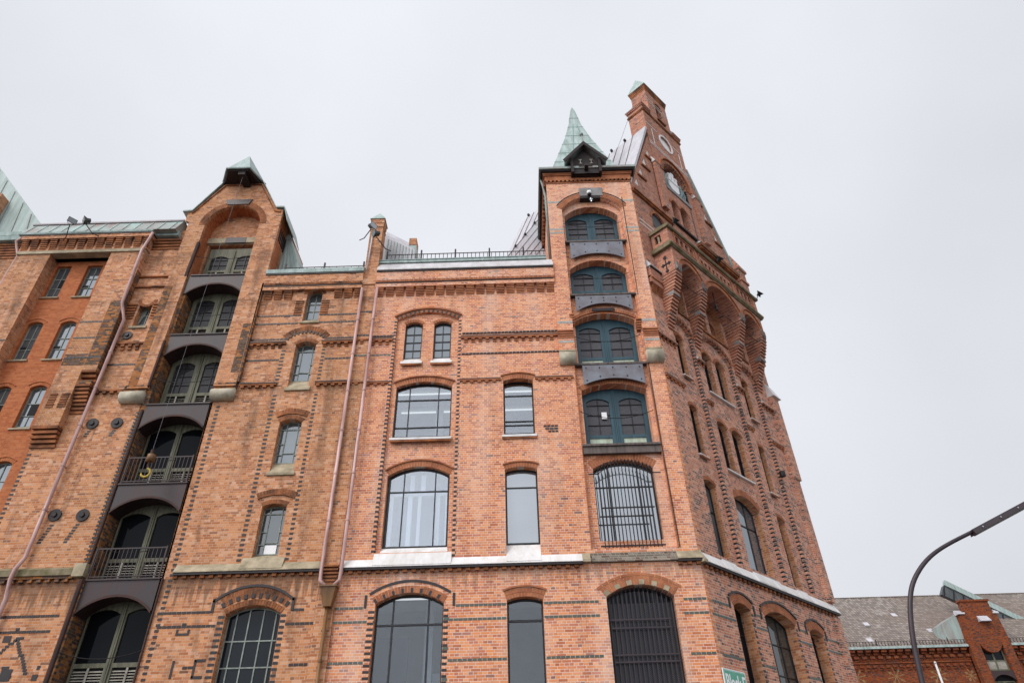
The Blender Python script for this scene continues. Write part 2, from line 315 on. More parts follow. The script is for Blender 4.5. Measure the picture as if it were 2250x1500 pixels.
def arc(x0, x1, zs, rise, n=12):
    if rise <= 0: return [(x0, zs), (x1, zs)]
    w = (x1-x0)/2; r = (w*w+rise*rise)/(2*rise); c = ((x0+x1)/2, zs+rise-r); a0 = math.atan2(zs-c[1], x0-c[0]); a1 = math.atan2(zs-c[1], x1-c[0])
    return [(c[0]+r*math.cos(a0+(a1-a0)*k/n), c[1]+r*math.sin(a0+(a1-a0)*k/n)) for k in range(n+1)]
def hole(x0, x1, z0, zs, rise, n=12): return [(x1, z0), (x0, z0)]+arc(x0, x1, zs, rise, n)
def rect(x0, x1, z0, z1): return [(x0, z0), (x1, z0), (x1, z1), (x0, z1)]
def ztop(x, x0, x1, zs, rise):
    if rise <= 0: return zs
    w = (x1-x0)/2; r = (w*w+rise*rise)/(2*rise); return zs+rise-r+math.sqrt(max(0, r*r-(x-(x0+x1)/2)**2))
def voussoirs(mb, x0, x1, zs, rise, t, y0, y1, bw=.085, alt=None):
    """radial bricks over an opening; alt=(k, n): keep brick i when i % n == k"""
    mb.mark(); w = (x1-x0)/2; r = (w*w+rise*rise)/(2*rise); cxx = (x0+x1)/2; cz = zs+rise-r; a0 = math.atan2(zs-cz, x0-cxx); a1 = math.atan2(zs-cz, x1-cxx)
    n = max(3, round(abs(a0-a1)*r/bw))
    for k in range(n):
        if alt and k % alt[1] != alt[0]: continue
        b0 = a0+(a1-a0)*(k+.07)/n; b1 = a0+(a1-a0)*(k+.93)/n
        P = [(cxx+q*math.cos(b), cz+q*math.sin(b)) for q, b in ((r+.006, b0), (r+.006, b1), (r+t, b1), (r+t, b0))]
        mb.hexa([(P[0][0], y0, P[0][1]), (P[1][0], y0, P[1][1]), (P[1][0], y1, P[1][1]), (P[0][0], y1, P[0][1]), (P[3][0], y0, P[3][1]), (P[2][0], y0, P[2][1]), (P[2][0], y1, P[2][1]), (P[3][0], y1, P[3][1])])
    return mb
def label_strip(mb, x0, x1, zs, rise, off, t, y0, y1, n=14):   # moulded hood over an arch
    mb.mark(); w = (x1-x0)/2; r = (w*w+rise*rise)/(2*rise); cxx = (x0+x1)/2; cz = zs+rise-r; a0 = math.atan2(zs-cz, x0-cxx); a1 = math.atan2(zs-cz, x1-cxx)
    pts = [[(cxx+q*math.cos(a0+(a1-a0)*k/n), cz+q*math.sin(a0+(a1-a0)*k/n)) for k in range(n+1)] for q in (r+off, r+off+t)]
    mb.wall(pts[0]+pts[1][::-1], [], y0, y1); return mb
def toothing(mb, x0, x1, z0, z1, y0, y1, step=.156, hh=.068):
    z = z0; mb.mark()
    while z < z1-.05:
        mb.box(x0, x1, y0, y1, z, z+hh); z += step
    return mb
def band(mb, x0, x1, z, y0, y1, h=.068, w=.135, gap=.018):
    mb.mark(); n = max(1, round((x1-x0)/w)); ww = (x1-x0)/n
    for k in range(n): mb.box(x0+k*ww+gap/2, x0+(k+1)*ww-gap/2, y0, y1, z, z+h)
    return mb
def corbels(mb, x0, x1, z0, z1, step, w, y0, y1, steps=1, off=0, grow=0.0):
    mb.mark(); n = max(1, int((x1-x0-w-off)/step+1.001))
    for k in range(n):
        a = x0+off+k*step
        for j in range(steps):
            h = (z1-z0)/steps; yy = y0+(y1-y0)*(.0 if steps == 1 else 0)
            dep = y1-(y1-y0)*(j+1)/steps
            mb.box(a, a+w, dep, y1+.02, z0+j*h+(.02 if steps > 1 else 0), z0+(j+1)*h)
    return mb
def window(fr, x0, x1, z0, zs, rise, y, vb=(), hb=(), fm='frame', gm='g_mid', bw=.035, fw=.05, name='window', sill=None, sillm='white', inset=None, glass_mats=None, dark_rects=()):
    """steel window: frame ring + glazing bars, pane and sill as sub-parts"""
    mb = MB(); out = hole(x0+.004, x1-.004, z0+.004, zs, rise-.004 if rise > .01 else rise); inn = hole(x0+fw, x1-fw, z0+fw, zs-(fw*.3 if rise > 0 else fw), max(0, rise-fw*.7) if rise > 0 else 0)
    if rise > 0: inn = hole(x0+fw, x1-fw, z0+fw, zs-.02, max(.01, rise-fw*.75))
    mb.wall(out, [inn], y-.03, y+.03)
    for b in vb:
        xx = x0+b*(x1-x0); mb.box(xx-bw/2, xx+bw/2, y-.022, y+.022, z0+fw*.5, ztop(xx, x0, x1, zs, rise)-fw*.5)
    for b in hb:
        mb.box(x0+fw*.5, x1-fw*.5, y-.026, y+.018, b-bw/2, b+bw/2)
    w = fr.put(mb, name, M[fm])
    MB().wall(hole(x0+.01, x1-.01, z0+.01, zs, max(0, rise-.01)), [], y+.004, y+.012).build('pane', M[gm], w)
    if sill:
        d, h, yy, ex = sill   # drop, thickness of nose, projection, side overhang
        s = MB().prof([(y-.03, z0), (yy, z0-d), (yy, z0-d-h), (y+.02, z0-d-h)], x0-ex, x1+ex); s.build('sill', M[sillm], w)
        if sillm == 'white': MB().box(x0-ex+.003, x1+ex-.003, yy+.012, .0, z0-d-h-.07, z0-d-h-.003).build('sill_brick', M['trimtan'], w)
    return w
# ================================================================ GROUND
def sheet(name, x0, x1, y0, y1, z, mat, kind='structure'):
    o = MB().quad((x0, y0, z), (x1, y0, z), (x1, y1, z), (x0, y1, z)).build(name, mat); o['kind'] = kind; return o
M['asphalt'] = simple('asphalt', (.05, .05, .052, 1), (.075, .073, .07, 1), 6, .9)
M['cobble'] = simple('granite_paving', (.17, .165, .16, 1), (.11, .108, .105, 1), 5, .85)
sheet('ground', -600, 600, -600, 900, -.004, M['cobble']); sheet('road', -120, 120, -6, 15.2, .002, M['asphalt'])
kb = MB().box(-60, 5.2, 15.2, 15.5, -.1, .14).build('kerb', M['grey']); kb['kind'] = 'structure'
pv = MB().box(-60, 5.2, 15.5, 19.6, -.1, .13).build('pavement', M['cobble']); pv['kind'] = 'structure'
# ================================================================ CORNER WAREHOUSE, street front
CW = thing('corner_warehouse', 'tall orange brick corner warehouse with stepped gable, green spire and blue loading doors', 'building', (0, 20, 0))
A = Frame(CW); B = Frame(CW, (5.27, 0, 0), R(45.1))
BX0, BX1, ZB = -5.33, 1.64, -.1
def ledge(fr, x0, x1, name='ledge', mat='white', zt=8.62, zf=8.34, under='sootbr', y0=0., p=.17, cor=True, cmat='trimtan'):
    fr.put(MB().prof([(y0+.02, zt), (y0-p, zf), (y0-p, zf-.02), (y0+.02, zf-.02)], x0, x1), name, M[mat])
    fr.put(MB().box(x0, x1, y0-p+.03, y0+.02, zf-.085, zf-.023), 'ledge_course', M[under])
    if cor: fr.put(corbels(MB(), x0, x1, zf-.165, zf-.088, .265, .125, y0-.09, y0), 'ledge_corbels', M[cmat])
# --- plain wall between the pier and the hoist tower
bayL, bayR = -4.36, -2.04
holes = [hole(bayL, bayR, 8.78, 17.66, .34), hole(-.42, .62, 12.64, 14.78, .1), hole(-.41, .62, 8.61, 11.38, .09),
         hole(-4.18, -2.22, 4.2, 7.3, .3), hole(-.42, .61, 4.2, 7.3, .1), hole(-4.1, -2.3, .6, 3.2, .3), hole(-.42, .61, .6, 3.3, .1)]
A.put(MB().wall(rect(BX0, BX1, ZB, 20.2), holes, 0, .42), 'wall', M['orange'])
A.put(MB().wall(rect(bayL-.05, bayR+.05, 8.7, 18.1), [hole(-4.18, -2.22, 12.64, 14.7, .22), hole(-4.2, -2.19, 8.705, 11.33, .3), hole(-4.05, -3.4, 15.71, 17.5, .12), hole(-2.97, -2.32, 15.71, 17.5, .12)], .1, .42), 'window_bay', M['orange'])
# windows
window(A, -4.18, -2.22, 12.77, 14.7, .22, .27, (.24, .76), (14.25, 13.16), gm='g_c3', sill=(.13, .08, -.05, .05))
window(A, -.42, .62, 12.77, 14.78, .1, .25, (), (14.3, 13.28, 13.13), gm='g_c3', sill=(.13, .08, -.05, .06))
wh = window(A, -4.15, -2.21, 9.0, 11.33, .3, .27, (.25, .77), (10.82,), gm='g_cl')
s_ = MB(); 
for a, b in ((-4.1, -3.98), (-3.52, -3.38), (-3.2, -3.1), (-2.62, -2.5), (-2.32, -2.2)): s_.box(a, b, .36, .44, 9.0, 10.72)
s_.box(-4.15, -2.2, .36, .44, 10.723, 10.86); s_.box(-3.38, -3.2, .44, .5, 9.02, 9.12); s_.box(-3.5, -3.36, .46, .52, 10.86, 11.5); s_.box(-3.15, -3.0, .46, .52, 10.86, 11.5)
s_.build('inner_window', M['whitem'], wh)
MB().box(-4.4, -2.0, .75, .8, 8.9, 11.8).build('pale_panel', simple('added_pale_blue_panel', lin('7c8894'), lin('939da8'), .5, .8), wh)  # added backing panel; its blue-grey stands in for the reflection in the panes
window(A, -.41, .62, 9.0, 11.38, .09, .25, (), (10.85,), gm='g_lt')
window(A, -4.05, -3.4, 16.0, 17.5, .12, .25, (.5,), (17.12, 16.75, 16.38), bw=.03, gm='g_mid', sill=(.3, .03, -.0, .06))
window(A, -2.97, -2.32, 16.0, 17.5, .12, .25, (.5,), (17.12, 16.75, 16.38), bw=.03, gm='g_mid', sill=(.3, .03, -.0, .06))
window(A, -4.18, -2.22, 4.2, 7.3, .3, .25, (.25, .77), (6.77,), gm='g_c2', bw=.05)
window(A, -.42, .61, 4.2, 7.3, .1, .25, (), (6.79,), gm='g_c2', bw=.06)
window(A, -4.1, -2.3, .6, 3.2, .3, .25, (.25, .77), (2.7,), gm='g_dk'); window(A, -.42, .61, .6, 3.3, .1, .25, (), (2.7,), gm='g_dk')
for z0, z1, dk in ((4.0, 7.85, 0), (12.5, 15.2, 1)):
    rm = A.put(MB().quad((-5.0, .45, z1), (1.5, .45, z1), (1.5, 4.2, z1), (-5.0, 4.2, z1)).quad((-5.0, 4.2, z0), (1.5, 4.2, z0), (1.5, 4.2, z1), (-5.0, 4.2, z1)).quad((-5.0, .45, z0), (-5.0, 4.2, z0), (-5.0, 4.2, z1), (-5.0, .45, z1)).quad((1.5, .45, z0), (1.5, 4.2, z0), (1.5, 4.2, z1), (1.5, .45, z1)).quad((-5.0, .43, z0), (1.5, .43, z0), (1.5, 4.2, z0), (-5.0, 4.2, z0)), 'room', M['room'])
    MB().box(-4.4, .9, 1.2, 1.26, z1-.1, z1-.06).box(-4.4, .9, 2.5, 2.56, z1-.1, z1-.06).build('ceiling_light', M['strip'], rm)
    MB().box(-5, 1.5, 1.75, 1.95, z1-.28, z1-.002).box(-2.9, -2.65, 1.3, 1.55, z0, z1-.29).box(-1.4, -1.2, .5, 4.19, z0, z1-.002).build('beam', M['room'], rm)
    if not dk: MB().box(-4.9, -3.5, 2.2, 2.3, z0, 6.9).build('curtain', M['frame'], rm); MB().box(-3.1, -2.0, 2.9, 3.0, z0, 6.0).build('screen', M['pale_panel'], rm)
# sloping white aprons and ledge
A.put(MB().prof([(.24, 8.995), (.0, 8.76), (-.168, 8.365), (.24, 8.365)], bayL+.16, bayR-.14), 'apron', M['white'])
A.put(MB().prof([(.24, 8.995), (.0, 8.62), (-.005, 8.62), (-.16, 8.38), (.24, 8.38)], -.41, .62), 'apron', M['white'])
A.put(MB().prof([(.1, 8.79), (-.002, 8.76), (-.165, 8.37), (.1, 8.37)], bayL, bayL+.158).prof([(.1, 8.79), (-.002, 8.76), (-.165, 8.37), (.1, 8.37)], bayR-.138, bayR), 'apron', M['white'])
ledge(A, BX0+.02, 1.83)
# archivolts
vs = MB()
voussoirs(vs, -4.18, -2.22, 14.7, .22, .2, -.006+.1, .12); voussoirs(vs, -4.15, -2.21, 11.33, .3, .2, .09, .12)
voussoirs(vs, -.42, .62, 14.78, .1, .2, -.012, .02); voussoirs(vs, -.41, .62, 11.38, .09, .16, -.012, .02)
voussoirs(vs, -.42, .61, 7.3, .1, .13, -.012, .02); voussoirs(vs, -.46, .65, 7.42, .1, .12, -.02, .02)
voussoirs(vs, -4.05, -3.4, 17.5, .12, .12, .088, .12); voussoirs(vs, -2.97, -2.32, 17.5, .12, .12, .088, .12)
voussoirs(vs, -4.18, -2.22, 7.3, .3, .2, -.008, .02)
voussoirs(vs, bayL, bayR, 17.66, .34, .12, -.012, .02)
A.put(vs, 'brick_arches', M['trim'])
vs = MB(); label_strip(vs, -.42, .61, 7.3, .1, .27, .05, -.05, 0); label_strip(vs, -.41, .62, 11.38, .09, .17, .045, -.045, 0); label_strip(vs, -.42, .62, 14.78, .1, .21, .045, -.045, 0)
label_strip(vs, -4.15, -2.21, 11.33, .3, .21, .05, .05, .1); label_strip(vs, -4.18, -2.22, 14.7, .22, .21, .05, .05, .1); label_strip(vs, bayL, bayR, 17.66, .34, .15, .07, -.06, 0)
A.put(vs, 'hood_mouldings', M['trim'])
vs = MB(); voussoirs(vs, bayL, bayR, 17.66, .34, .11, -.018, .01, alt=(0, 2)); voussoirs(vs, -4.18, -2.22, 7.3, .3, .13, -.014, .01, alt=(0, 3)); label_strip(vs, -4.18, -2.22, 7.3, .3, .3, .07, -.02, .01)
vs.box(-4.5, -4.43, -.02, 0, 7.2, 7.56); vs.box(-1.97, -1.9, -.02, 0, 7.2, 7.56)
toothing(vs, bayL-.1, bayL, 8.8, 17.6, -.006, .11); toothing(vs, bayR, bayR+.1, 8.62, 17.6, -.006, .11); toothing(vs, -4.36, -4.185, 4.4, 7.25, -.006, .06); toothing(vs, -2.215, -2.08, 4.4, 7.25, -.006, .06)
A.put(vs, 'dark_brick_edging', M['sootbr'])
g = MB()
for z in (6.79, 5.73): band(g, BX0, -4.37, z, -.007, .01); band(g, -2.07, -.44, z, -.007, .01); band(g, .63, 2.2, z, -.007, .01); band(g, 4.56, 5.26, z, -.007, .01)
band(g, BX0, -4.52, 7.17, -.007, .01); band(g, -1.88, -.44, 7.17, -.007, .01); band(g, .63, 2.2, 7.17, -.007, .01); band(g, 4.6, 5.26, 7.17, -.007, .01); band(g, BX0, -4.47, 16.03, -.006, .01)
toothing(g, bayR+.1, bayR+.13, 8.7, 17.4, -.005, .02, .468); toothing(g, -2.21, -2.06, 4.48, 7.2, -.009, .02, .78)
A.put(g, 'green_glazed_bands', M['green'])
# string courses
d = MB(); band(d, bayR+.13, BX1, 16.9, -.03, .01, w=.13); band(d, bayR+.13, BX1, 15.97, -.02, .01, w=.13); band(d, BX0, bayL-.1, 16.88, -.03, .01, w=.13); A.put(d, 'dark_string_course', M['sootbr'])
c = MB(); c.box(bayR+.1, BX1, -.09, 0, 16.68, 16.75).box(BX0, bayL-.1, -.09, 0, 16.68, 16.75); corbels(c, bayR+.1, BX1, 16.5, 16.678, .262, .12, -.08, 0, 2, .12); corbels(c, BX0, bayL-.1, 16.5, 16.678, .262, .12, -.08, 0, 2, .1)
for a, b in ((BX0, bayL-.1), (bayR+.1, -.5), (.7, 2.05)): c.box(a, b, -.07, 0, 14.82, 14.87); corbels(c, a, b, 14.75, 14.818, .262, .12, -.06, 0, 1, .1)
A.put(c, 'string_course', M['trim'])
A.put(MB().box(bayR+.1, BX1, -.1, 0, 16.752, 16.775).mark().box(BX0, bayL-.1, -.1, 0, 16.752, 16.775).mark().box(bayR+.1, -.5, -.08, 0, 14.872, 14.9).mark().box(.7, 2.05, -.08, 0, 14.872, 14.9).mark().box(BX0, bayL-.1, -.08, 0, 14.872, 14.9).mark().box(BX0, 1.6, -.172, 0, 19.4, 19.441), 'sooty_edge', M['sootbr'])
# main cornice: stepped corbel blocks, dogtooth frieze, coping, copper edge
def cornice(fr, x0, x1, mat='trim', wmat='orange', white=True, skip=(), off=.1, top=20.25):
    blk = MB(); blk.mark(); n = int((x1-x0-off)/.39)+1
    for k in range(-1, n+1):
        a = x0+off+k*.39; b = min(a+.3, x1); a = max(a, x0)
        if b-a < .04 or any(p < (a+b)/2 < q for p, q in skip): continue
        for j in range(6): blk.box(a, b, -.03-.02*j, .02, 18.82+.068*j+.02, 18.82+.068*(j+1))
    fr.put(blk, 'corbel_table', M[mat])
    fr.put(MB().box(x0, x1, -.15, 0, 19.23, 19.44).box(x0, x1, -.17, 0, 19.56, 19.98), 'cornice', M[wmat])
    z = MB(); x = x0; z.mark()
    z.box(x0, x1, -.19, 0, 19.443, 19.47)
    while x < x1-.1:
        z.hexa([(x, -.16, 19.47), (x+.085, -.2, 19.47), (x+.17, -.16, 19.47), (x+.085, -.06, 19.47), (x, -.16, 19.557), (x+.085, -.2, 19.557), (x+.17, -.16, 19.557), (x+.085, -.06, 19.557)]); x += .18
    fr.put(z, 'dogtooth_frieze', M[mat]); fr.put(MB().box(x0, x1, -.06, 0, 19.47, 19.56), 'frieze_ground', M['sootbr'])
    fr.put(MB().box(x0, x1, -.21, 0, 19.983, 20.04), 'drip_course', M['sootbr'])
    if white: fr.put(MB().prof([(-.24, 20.043), (-.24, 20.09), (.06, 20.62), (.3, 20.62), (.3, 20.043)], x0, x1), 'coping', M['lead'])
    else: fr.put(MB().prof([(-.23, 20.043), (-.25, 20.22), (.06, 20.47), (.3, 20.47), (.3, 20.043)], x0, x1), 'copper_gutter', M['copper'])
cornice(A, BX0, BX1, off=.42)
A.put(MB().box(BX0, 1.4, -.0, .35, 20.645, 20.76).box(BX0, 1.4, -.03, .3, 20.763, 20.79), 'copper_roof_edge', M['copper'])
def roof_rail(fr, x0, x1, z0, h, y, step=.165, posts=1.4, r=.012):
    m = MB(); m.box(x0, x1, y-.012, y+.012, z0+h-.03, z0+h); x = x0
    while x < x1: m.box(x-r, x+r, y-r, y+r, z0, z0+h); x += step
    x = x0
    while x < x1+.1: m.box(x-.03, x+.03, y-.03, y+.03, z0, z0+h+.2); x += posts
    m.box(x0, x1, y-.012, y+.012, z0+.02, z0+.045)
    return fr.put(m, 'snow_guard_rail', M['iron'])
roof_rail(A, -5.1, 1.4, 20.9, .42, .25)
# pier with pyramid cap, shared fire wall
PX0, PX1 = -5.85, -5.33
A.put(MB().box(PX0, PX1, -.1, .42, ZB, 8.2).box(PX0, PX1, -.1, .42, 8.3, 22.6).box(PX0-.03, PX1+.03, -.14, .42, 19.4, 19.72).box(PX0-.02, PX1+.02, -.13, .42, 22.603, 22.66).box(PX0-.02, PX1+.02, -.12, .44, 22.85, 23.08).box(PX0, PX1, -.1, .42, 22.663, 22.847), 'pier', M['tan'])
A.put(MB().box(PX0, PX1, -.1, .42, 8.203, 8.297).box(PX0-.03, PX1+.03, -.16, 0, 8.34, 8.42), 'pier_offset', M['trimtan'])
m_ = MB(); yc = .16; i = len(m_.v); m_.v += [(PX0-.06, -.16, 23.08), (PX1+.06, -.16, 23.08), (PX1+.06, .48, 23.08), (PX0-.06, .48, 23.08), ((PX0+PX1)/2, yc, 23.72)]; m_.f += [(0, 1, 4), (1, 2, 4), (2, 3, 4), (3, 0, 4), (3, 2, 1, 0)]
A.put(m_, 'pier_cap', M['copper'])
m_ = MB(); x = PX0+.03
for j in range(6): m_.box(-5.55-.05*(j+2) if j < 4 else PX0, -5.55+.05*(j+2) if j < 4 else PX1, -.12-.02*j, -.1, 7.85+.1*j, 7.9+.1*j)
A.put(m_, 'corbelled_offset', M['trimtan'])
d = MB(); band(d, PX0, PX1, 16.88, -.115, -.1); band(d, PX0, PX1, 18.0, -.115, -.1); A.put(d, 'dark_string_course', M['sootbr'])
d = MB(); band(d, PX0, PX1, 15.97, -.11, -.1); A.put(d, 'green_glazed_bands', M['green'])
c = MB(); c.box(PX0, PX1, -.15, -.1, 16.68, 16.75); corbels(c, PX0, PX1, 16.5, 16.678, .2, .11, -.15, -.1, 2, .03); c.box(PX0, PX1, -.14, -.1, 14.82, 14.87); corbels(c, PX0, PX1, 14.75, 14.82, .2, .11, -.14, -.1, 1, .03); A.put(c, 'string_course', M['trimtan'])
# --- roofs behind the parapet
def seamed(fr, pts, y0, y1, name, mat, n, p, q, r=.018):
    """slab with standing seams between edges p=(a,b) and q=(c,d) of the xz outline"""
    fr.put(MB().wall(pts, [], y0, y1), name, M[mat]); m = MB()
    for k in range(n+1):
        t = k/n; a = [p[0][i]*(1-t)+p[1][i]*t for i in (0, 1)]; b = [q[0][i]*(1-t)+q[1][i]*t for i in (0, 1)]
        m.hexa([(a[0]-r, y0-.03, a[1]), (a[0]+r, y0-.03, a[1]), (a[0]+r, y0, a[1]), (a[0]-r, y0, a[1]), (b[0]-r, y0-.03, b[1]), (b[0]+r, y0-.03, b[1]), (b[0]+r, y0, b[1]), (b[0]-r, y0, b[1])])
    fr.put(m, 'standing_seams', M['copper' if mat == 'zinc' else 'copperdk'])
seamed(A, [(-5.75, 20.7), (-5.72, 24.1), (-5.6, 23.7), (-5.35, 23.07), (-4.1, 22.25), (-4.05, 20.7)], 1.0, 1.2, 'side_roof', 'zinc', 9, ((-5.4, 20.7), (-4.1, 20.7)), ((-5.33, 23.0), (-4.12, 22.25)))
A.put(MB().hexa([(-5.35, 1.0, 23.05), (-4.1, 1.0, 22.22), (-4.1, 1.2, 22.0), (-5.35, 1.2, 22.8), (-5.7, 2.0, 24.5), (-4.62, 2.0, 23.75), (-4.4, 2.1, 23.4), (-5.7, 2.1, 24.2)]), 'side_roof', M['zinc'])
A.put(MB().hexa([(-4.5, 1.3, 21.2), (-4.02, 1.3, 21.2), (-3.95, 1.8, 21.2), (-4.5, 1.8, 21.2), (-4.48, 1.3, 22.9), (-4.14, 1.3, 22.9), (-4.14, 1.8, 22.9), (-4.48, 1.8, 22.9)]), 'flue_base', M['copper']); A.put(MB().box(-4.47, -4.15, 1.28, 1.82, 22.903, 23.3), 'flue', M['tan'])
A.put(MB().wall([(-2.5, 20.9), (1.5, 27.2), (1.75, 27.2), (1.75, 20.9)], [], 3.9, 4.2), 'zinc_roof', M['zinc'])
m_ = MB().mark()
for k in range(12):     # seams run parallel to the hip edge
    x = -2.5+.34*k; t = 1.0 if x+4.0 <= 1.5 else (1.5-x)/4.0; m_.hexa([(x, 3.88, 20.9), (x+.022, 3.88, 20.9), (x+.022, 3.9, 20.9), (x, 3.9, 20.9), (x+4*t, 3.88, 20.9+6.3*t), (x+4*t+.022, 3.88, 20.9+6.3*t), (x+4*t+.022, 3.9, 20.9+6.3*t), (x+4*t, 3.9, 20.9+6.3*t)])
M['seam'] = simple('dark_grey_metal', lin('6a676c'), None, rough=.6); A.put(m_, 'standing_seams', M['seam']); m_ = MB().mark()  # seams are a plain dark grey of their own
for k in range(6): x = -1.3+.5*k; z = 20.9+(x+2.5)*1.575; m_.box(x-.03, x+.07, 3.82, 3.95, z, z+.09)
A.put(m_, 'snow_hooks', M['iron'])
# ================================================================ HOIST TOWER with blue doors
TX0, TX1 = 1.645, 5.27; tl, tr = 2.14, 4.7
A.put(MB().wall(rect(TX0, TX1, ZB, 25.2), [hole(tl, tr, 8.73, 23.35, .74), hole(2.42, 4.36, 4.0, 7.32, .33)], 0, .6), 'tower_wall', M['orange'])
doors = [(12.2, 14.36, .28), (15.42, 17.46, .34), (18.66, 20.06, .5), (21.52, 23.15, .55)]
A.put(MB().wall([(tl-.05, 8.72), (tr+.05, 8.72), (tr+.05, 24.2), (tl-.05, 24.2)], [hole(2.42, 4.36, 9.0, 11.37, .3)]+[hole(2.3, 4.56, a, b, c) for a, b, c in doors], .13, .6), 'tower_bay', M['orange'])
def loading_door(fr, x0, x1, z0, zs, rise, y, lower=.28, blue=True, kind='meshl'):
    mid = (x0+x1)/2; top = zs+rise; Z1 = z0+.22; Z2 = Z1+lower; Z3 = Z2+.12
    op = kind == 'g_bk'; lf = [(x0+.05, mid-.1), (mid+.1, x1-.05)] if op else [(x0+.16, mid-.17), (mid+.17, x1-.16)]; hs = []; inset = .3 if op else .42
    for a, b in lf:
        hs.append(rect(a+.02, b-.02, Z1, Z2)); h0 = max(Z3+.2, top-inset); hs.append(hole(a, b, Z3, h0-.12, .14, 8))
    w = fr.put(MB().wall(hole(x0, x1, z0+.02, zs+.03, rise, 10), hs, y-.05, y+.05), 'loading_door', M['blue' if blue else 'wood'])
    MB().box(mid-.05, mid-.006, y-.09, y-.05, z0+.03, top-.1).box(mid+.006, mid+.05, y-.09, y-.05, z0+.03, top-.1).build('door_stile', M['blue' if blue else 'wood'], w)
    for a, b in lf:
        h0 = max(Z3+.2, top-inset)
        MB().wall(hole(a+.002, b-.002, Z3+.002, h0-.12, .138, 8), [], y+.0, y+.01).build('wire_mesh_pane', M[kind], w)
        bb = MB(); bb.box((a+b)/2-.012, (a+b)/2+.012, y-.03, y-.002, Z3, h0); n = max(1, round((h0-Z3)/.42))
        for k in range(1, n+1):
            zz = Z3+(h0-Z3)*k/(n+.6); bb.box(a, b, y-.03, y-.004, zz-.012, zz+.012)
        if not op: bb.build('glazing_bars', M['iron'], w)
        if blue: MB().box(a+.02, b-.02, y-.02, y+.01, Z1, Z2).build('door_panel', M['bluep'], w)
        else:
            m = MB(); zz = Z1+.01
            while zz < Z2-.05: m.prof([(y-.04, zz), (y+.02, zz+.05), (y+.03, zz+.05), (y-.03, zz)], a+.02, b-.02); zz += .075
            m.box((a+b)/2-.03, (a+b)/2+.03, y-.048, y-.041, Z1, Z2)
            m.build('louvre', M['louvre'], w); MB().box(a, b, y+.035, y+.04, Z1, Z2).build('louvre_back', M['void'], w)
    MB().box(x0-.05, x1+.05, y-.16, y-.05, z0-.02, z0+.05).build('threshold', M['darkwood'] if blue else M['wood'], w)
    return w
for a, b, c in doors: loading_door(A, 2.3, 4.56, a, b, c, .54, lower=.26, kind='meshl' if a < 20 else 'meshl')
A.put(MB().box(2.96, 3.14, .47, .5, 13.42, 13.68), 'white_pane', M['whitem'])
def chain(fr, x0, x1, z, y, sag, r=.013, mat='iron', name='safety_chain'):
    pts = [(x0+(x1-x0)*k/12, y, z-sag*(1-(2*k/12-1)**2)) for k in range(13)]
    return fr.put(MB().tube(pts, r, 6), name, M[mat])
for a in (12.2, 15.42, 18.66, 21.52):
    h = 1.0 if a < 18 else .85
    chain(A, 2.2, 4.66, a+h+.25, .02, .28)
    A.put(MB().box(2.14, 2.26, -.02, .2, a-.09, a+.0).box(4.58, 4.72, -.02, .2, a-.09, a+.0).box(2.14, 4.72, -.07, .12, a-.085, a-.01), 'loading_sill', M['plank'])
def plate(fr, x0, x1, zt, zc, zk, y0, y1, mat, name='steel_apron', bolts=True):
    a = arc(x0, x1, zc, zk-zc, 14); w = fr.put(MB().wall([(x0, zt)]+[(x0, zc)]+a[1:-1]+[(x1, zc), (x1, zt)], [], y0, y1), name, M[mat])
    if bolts:
        b = MB()
        for k in range(5):
            x = x0+.12+(x1-x0-.24)*k/4
            for z in (zt-.12, ztop(x, x0, x1, zc, zk-zc)+.12): b.box(x-.022, x+.022, y0-.015, y0, z-.022, z+.022)
        b.build('bolt_heads', M['iron'], w)
    return w
for zt, zc, zk in ((15.32, 14.5, 14.76), (18.55, 17.8, 18.17), (21.42, 20.5, 20.8)): plate(A, 2.4, 4.54, zt, zc, zk, -.05, .0, 'steelg')
A.put(MB().box(2.16, 4.7, -.02, .13, 11.86, 12.1), 'steel_lintel', M['plank'])
# brick and iron arch heads in the tower
vs = MB(); voussoirs(vs, 2.2, 4.74, 23.35, .76, .24, -.115, -.08)
voussoirs(vs, 2.3, 4.56, 17.5, .35, .13, .06, .14); voussoirs(vs, 2.42, 4.36, 11.37, .3, .28, .12, .14); voussoirs(vs, 2.3, 4.56, 14.36, .28, .2, .12, .14)
voussoirs(vs, 2.42, 4.36, 7.32, .33, .26, -.01, .02); voussoirs(vs, 2.2, 4.58, 7.5, .4, .08, -.016, .02, .2)
A.put(vs, 'brick_arches', M['trim'])
vs = MB(); voussoirs(vs, 2.42, 4.36, 7.32, .33, .14, -.02, .02, .17, alt=(0, 2)); A.put(vs, 'pale_arch_bricks', M['stone'])
A.put(MB().box(3.02, 4.02, -.14, -.1, 24.12, 24.62), 'keystone_plate', M['grey']); A.put(MB().box(3.0, 3.85, .03, .14, 17.86, 17.99).box(3.02, 3.9, -.13, .1, 23.98, 24.1), 'iron_keystone', M['iron'])
m_ = MB(); label_strip(m_, 2.1, 4.84, 23.5, .78, .12, .025, -.13, -.1); A.put(m_, 'arch_cable', M['iron'])
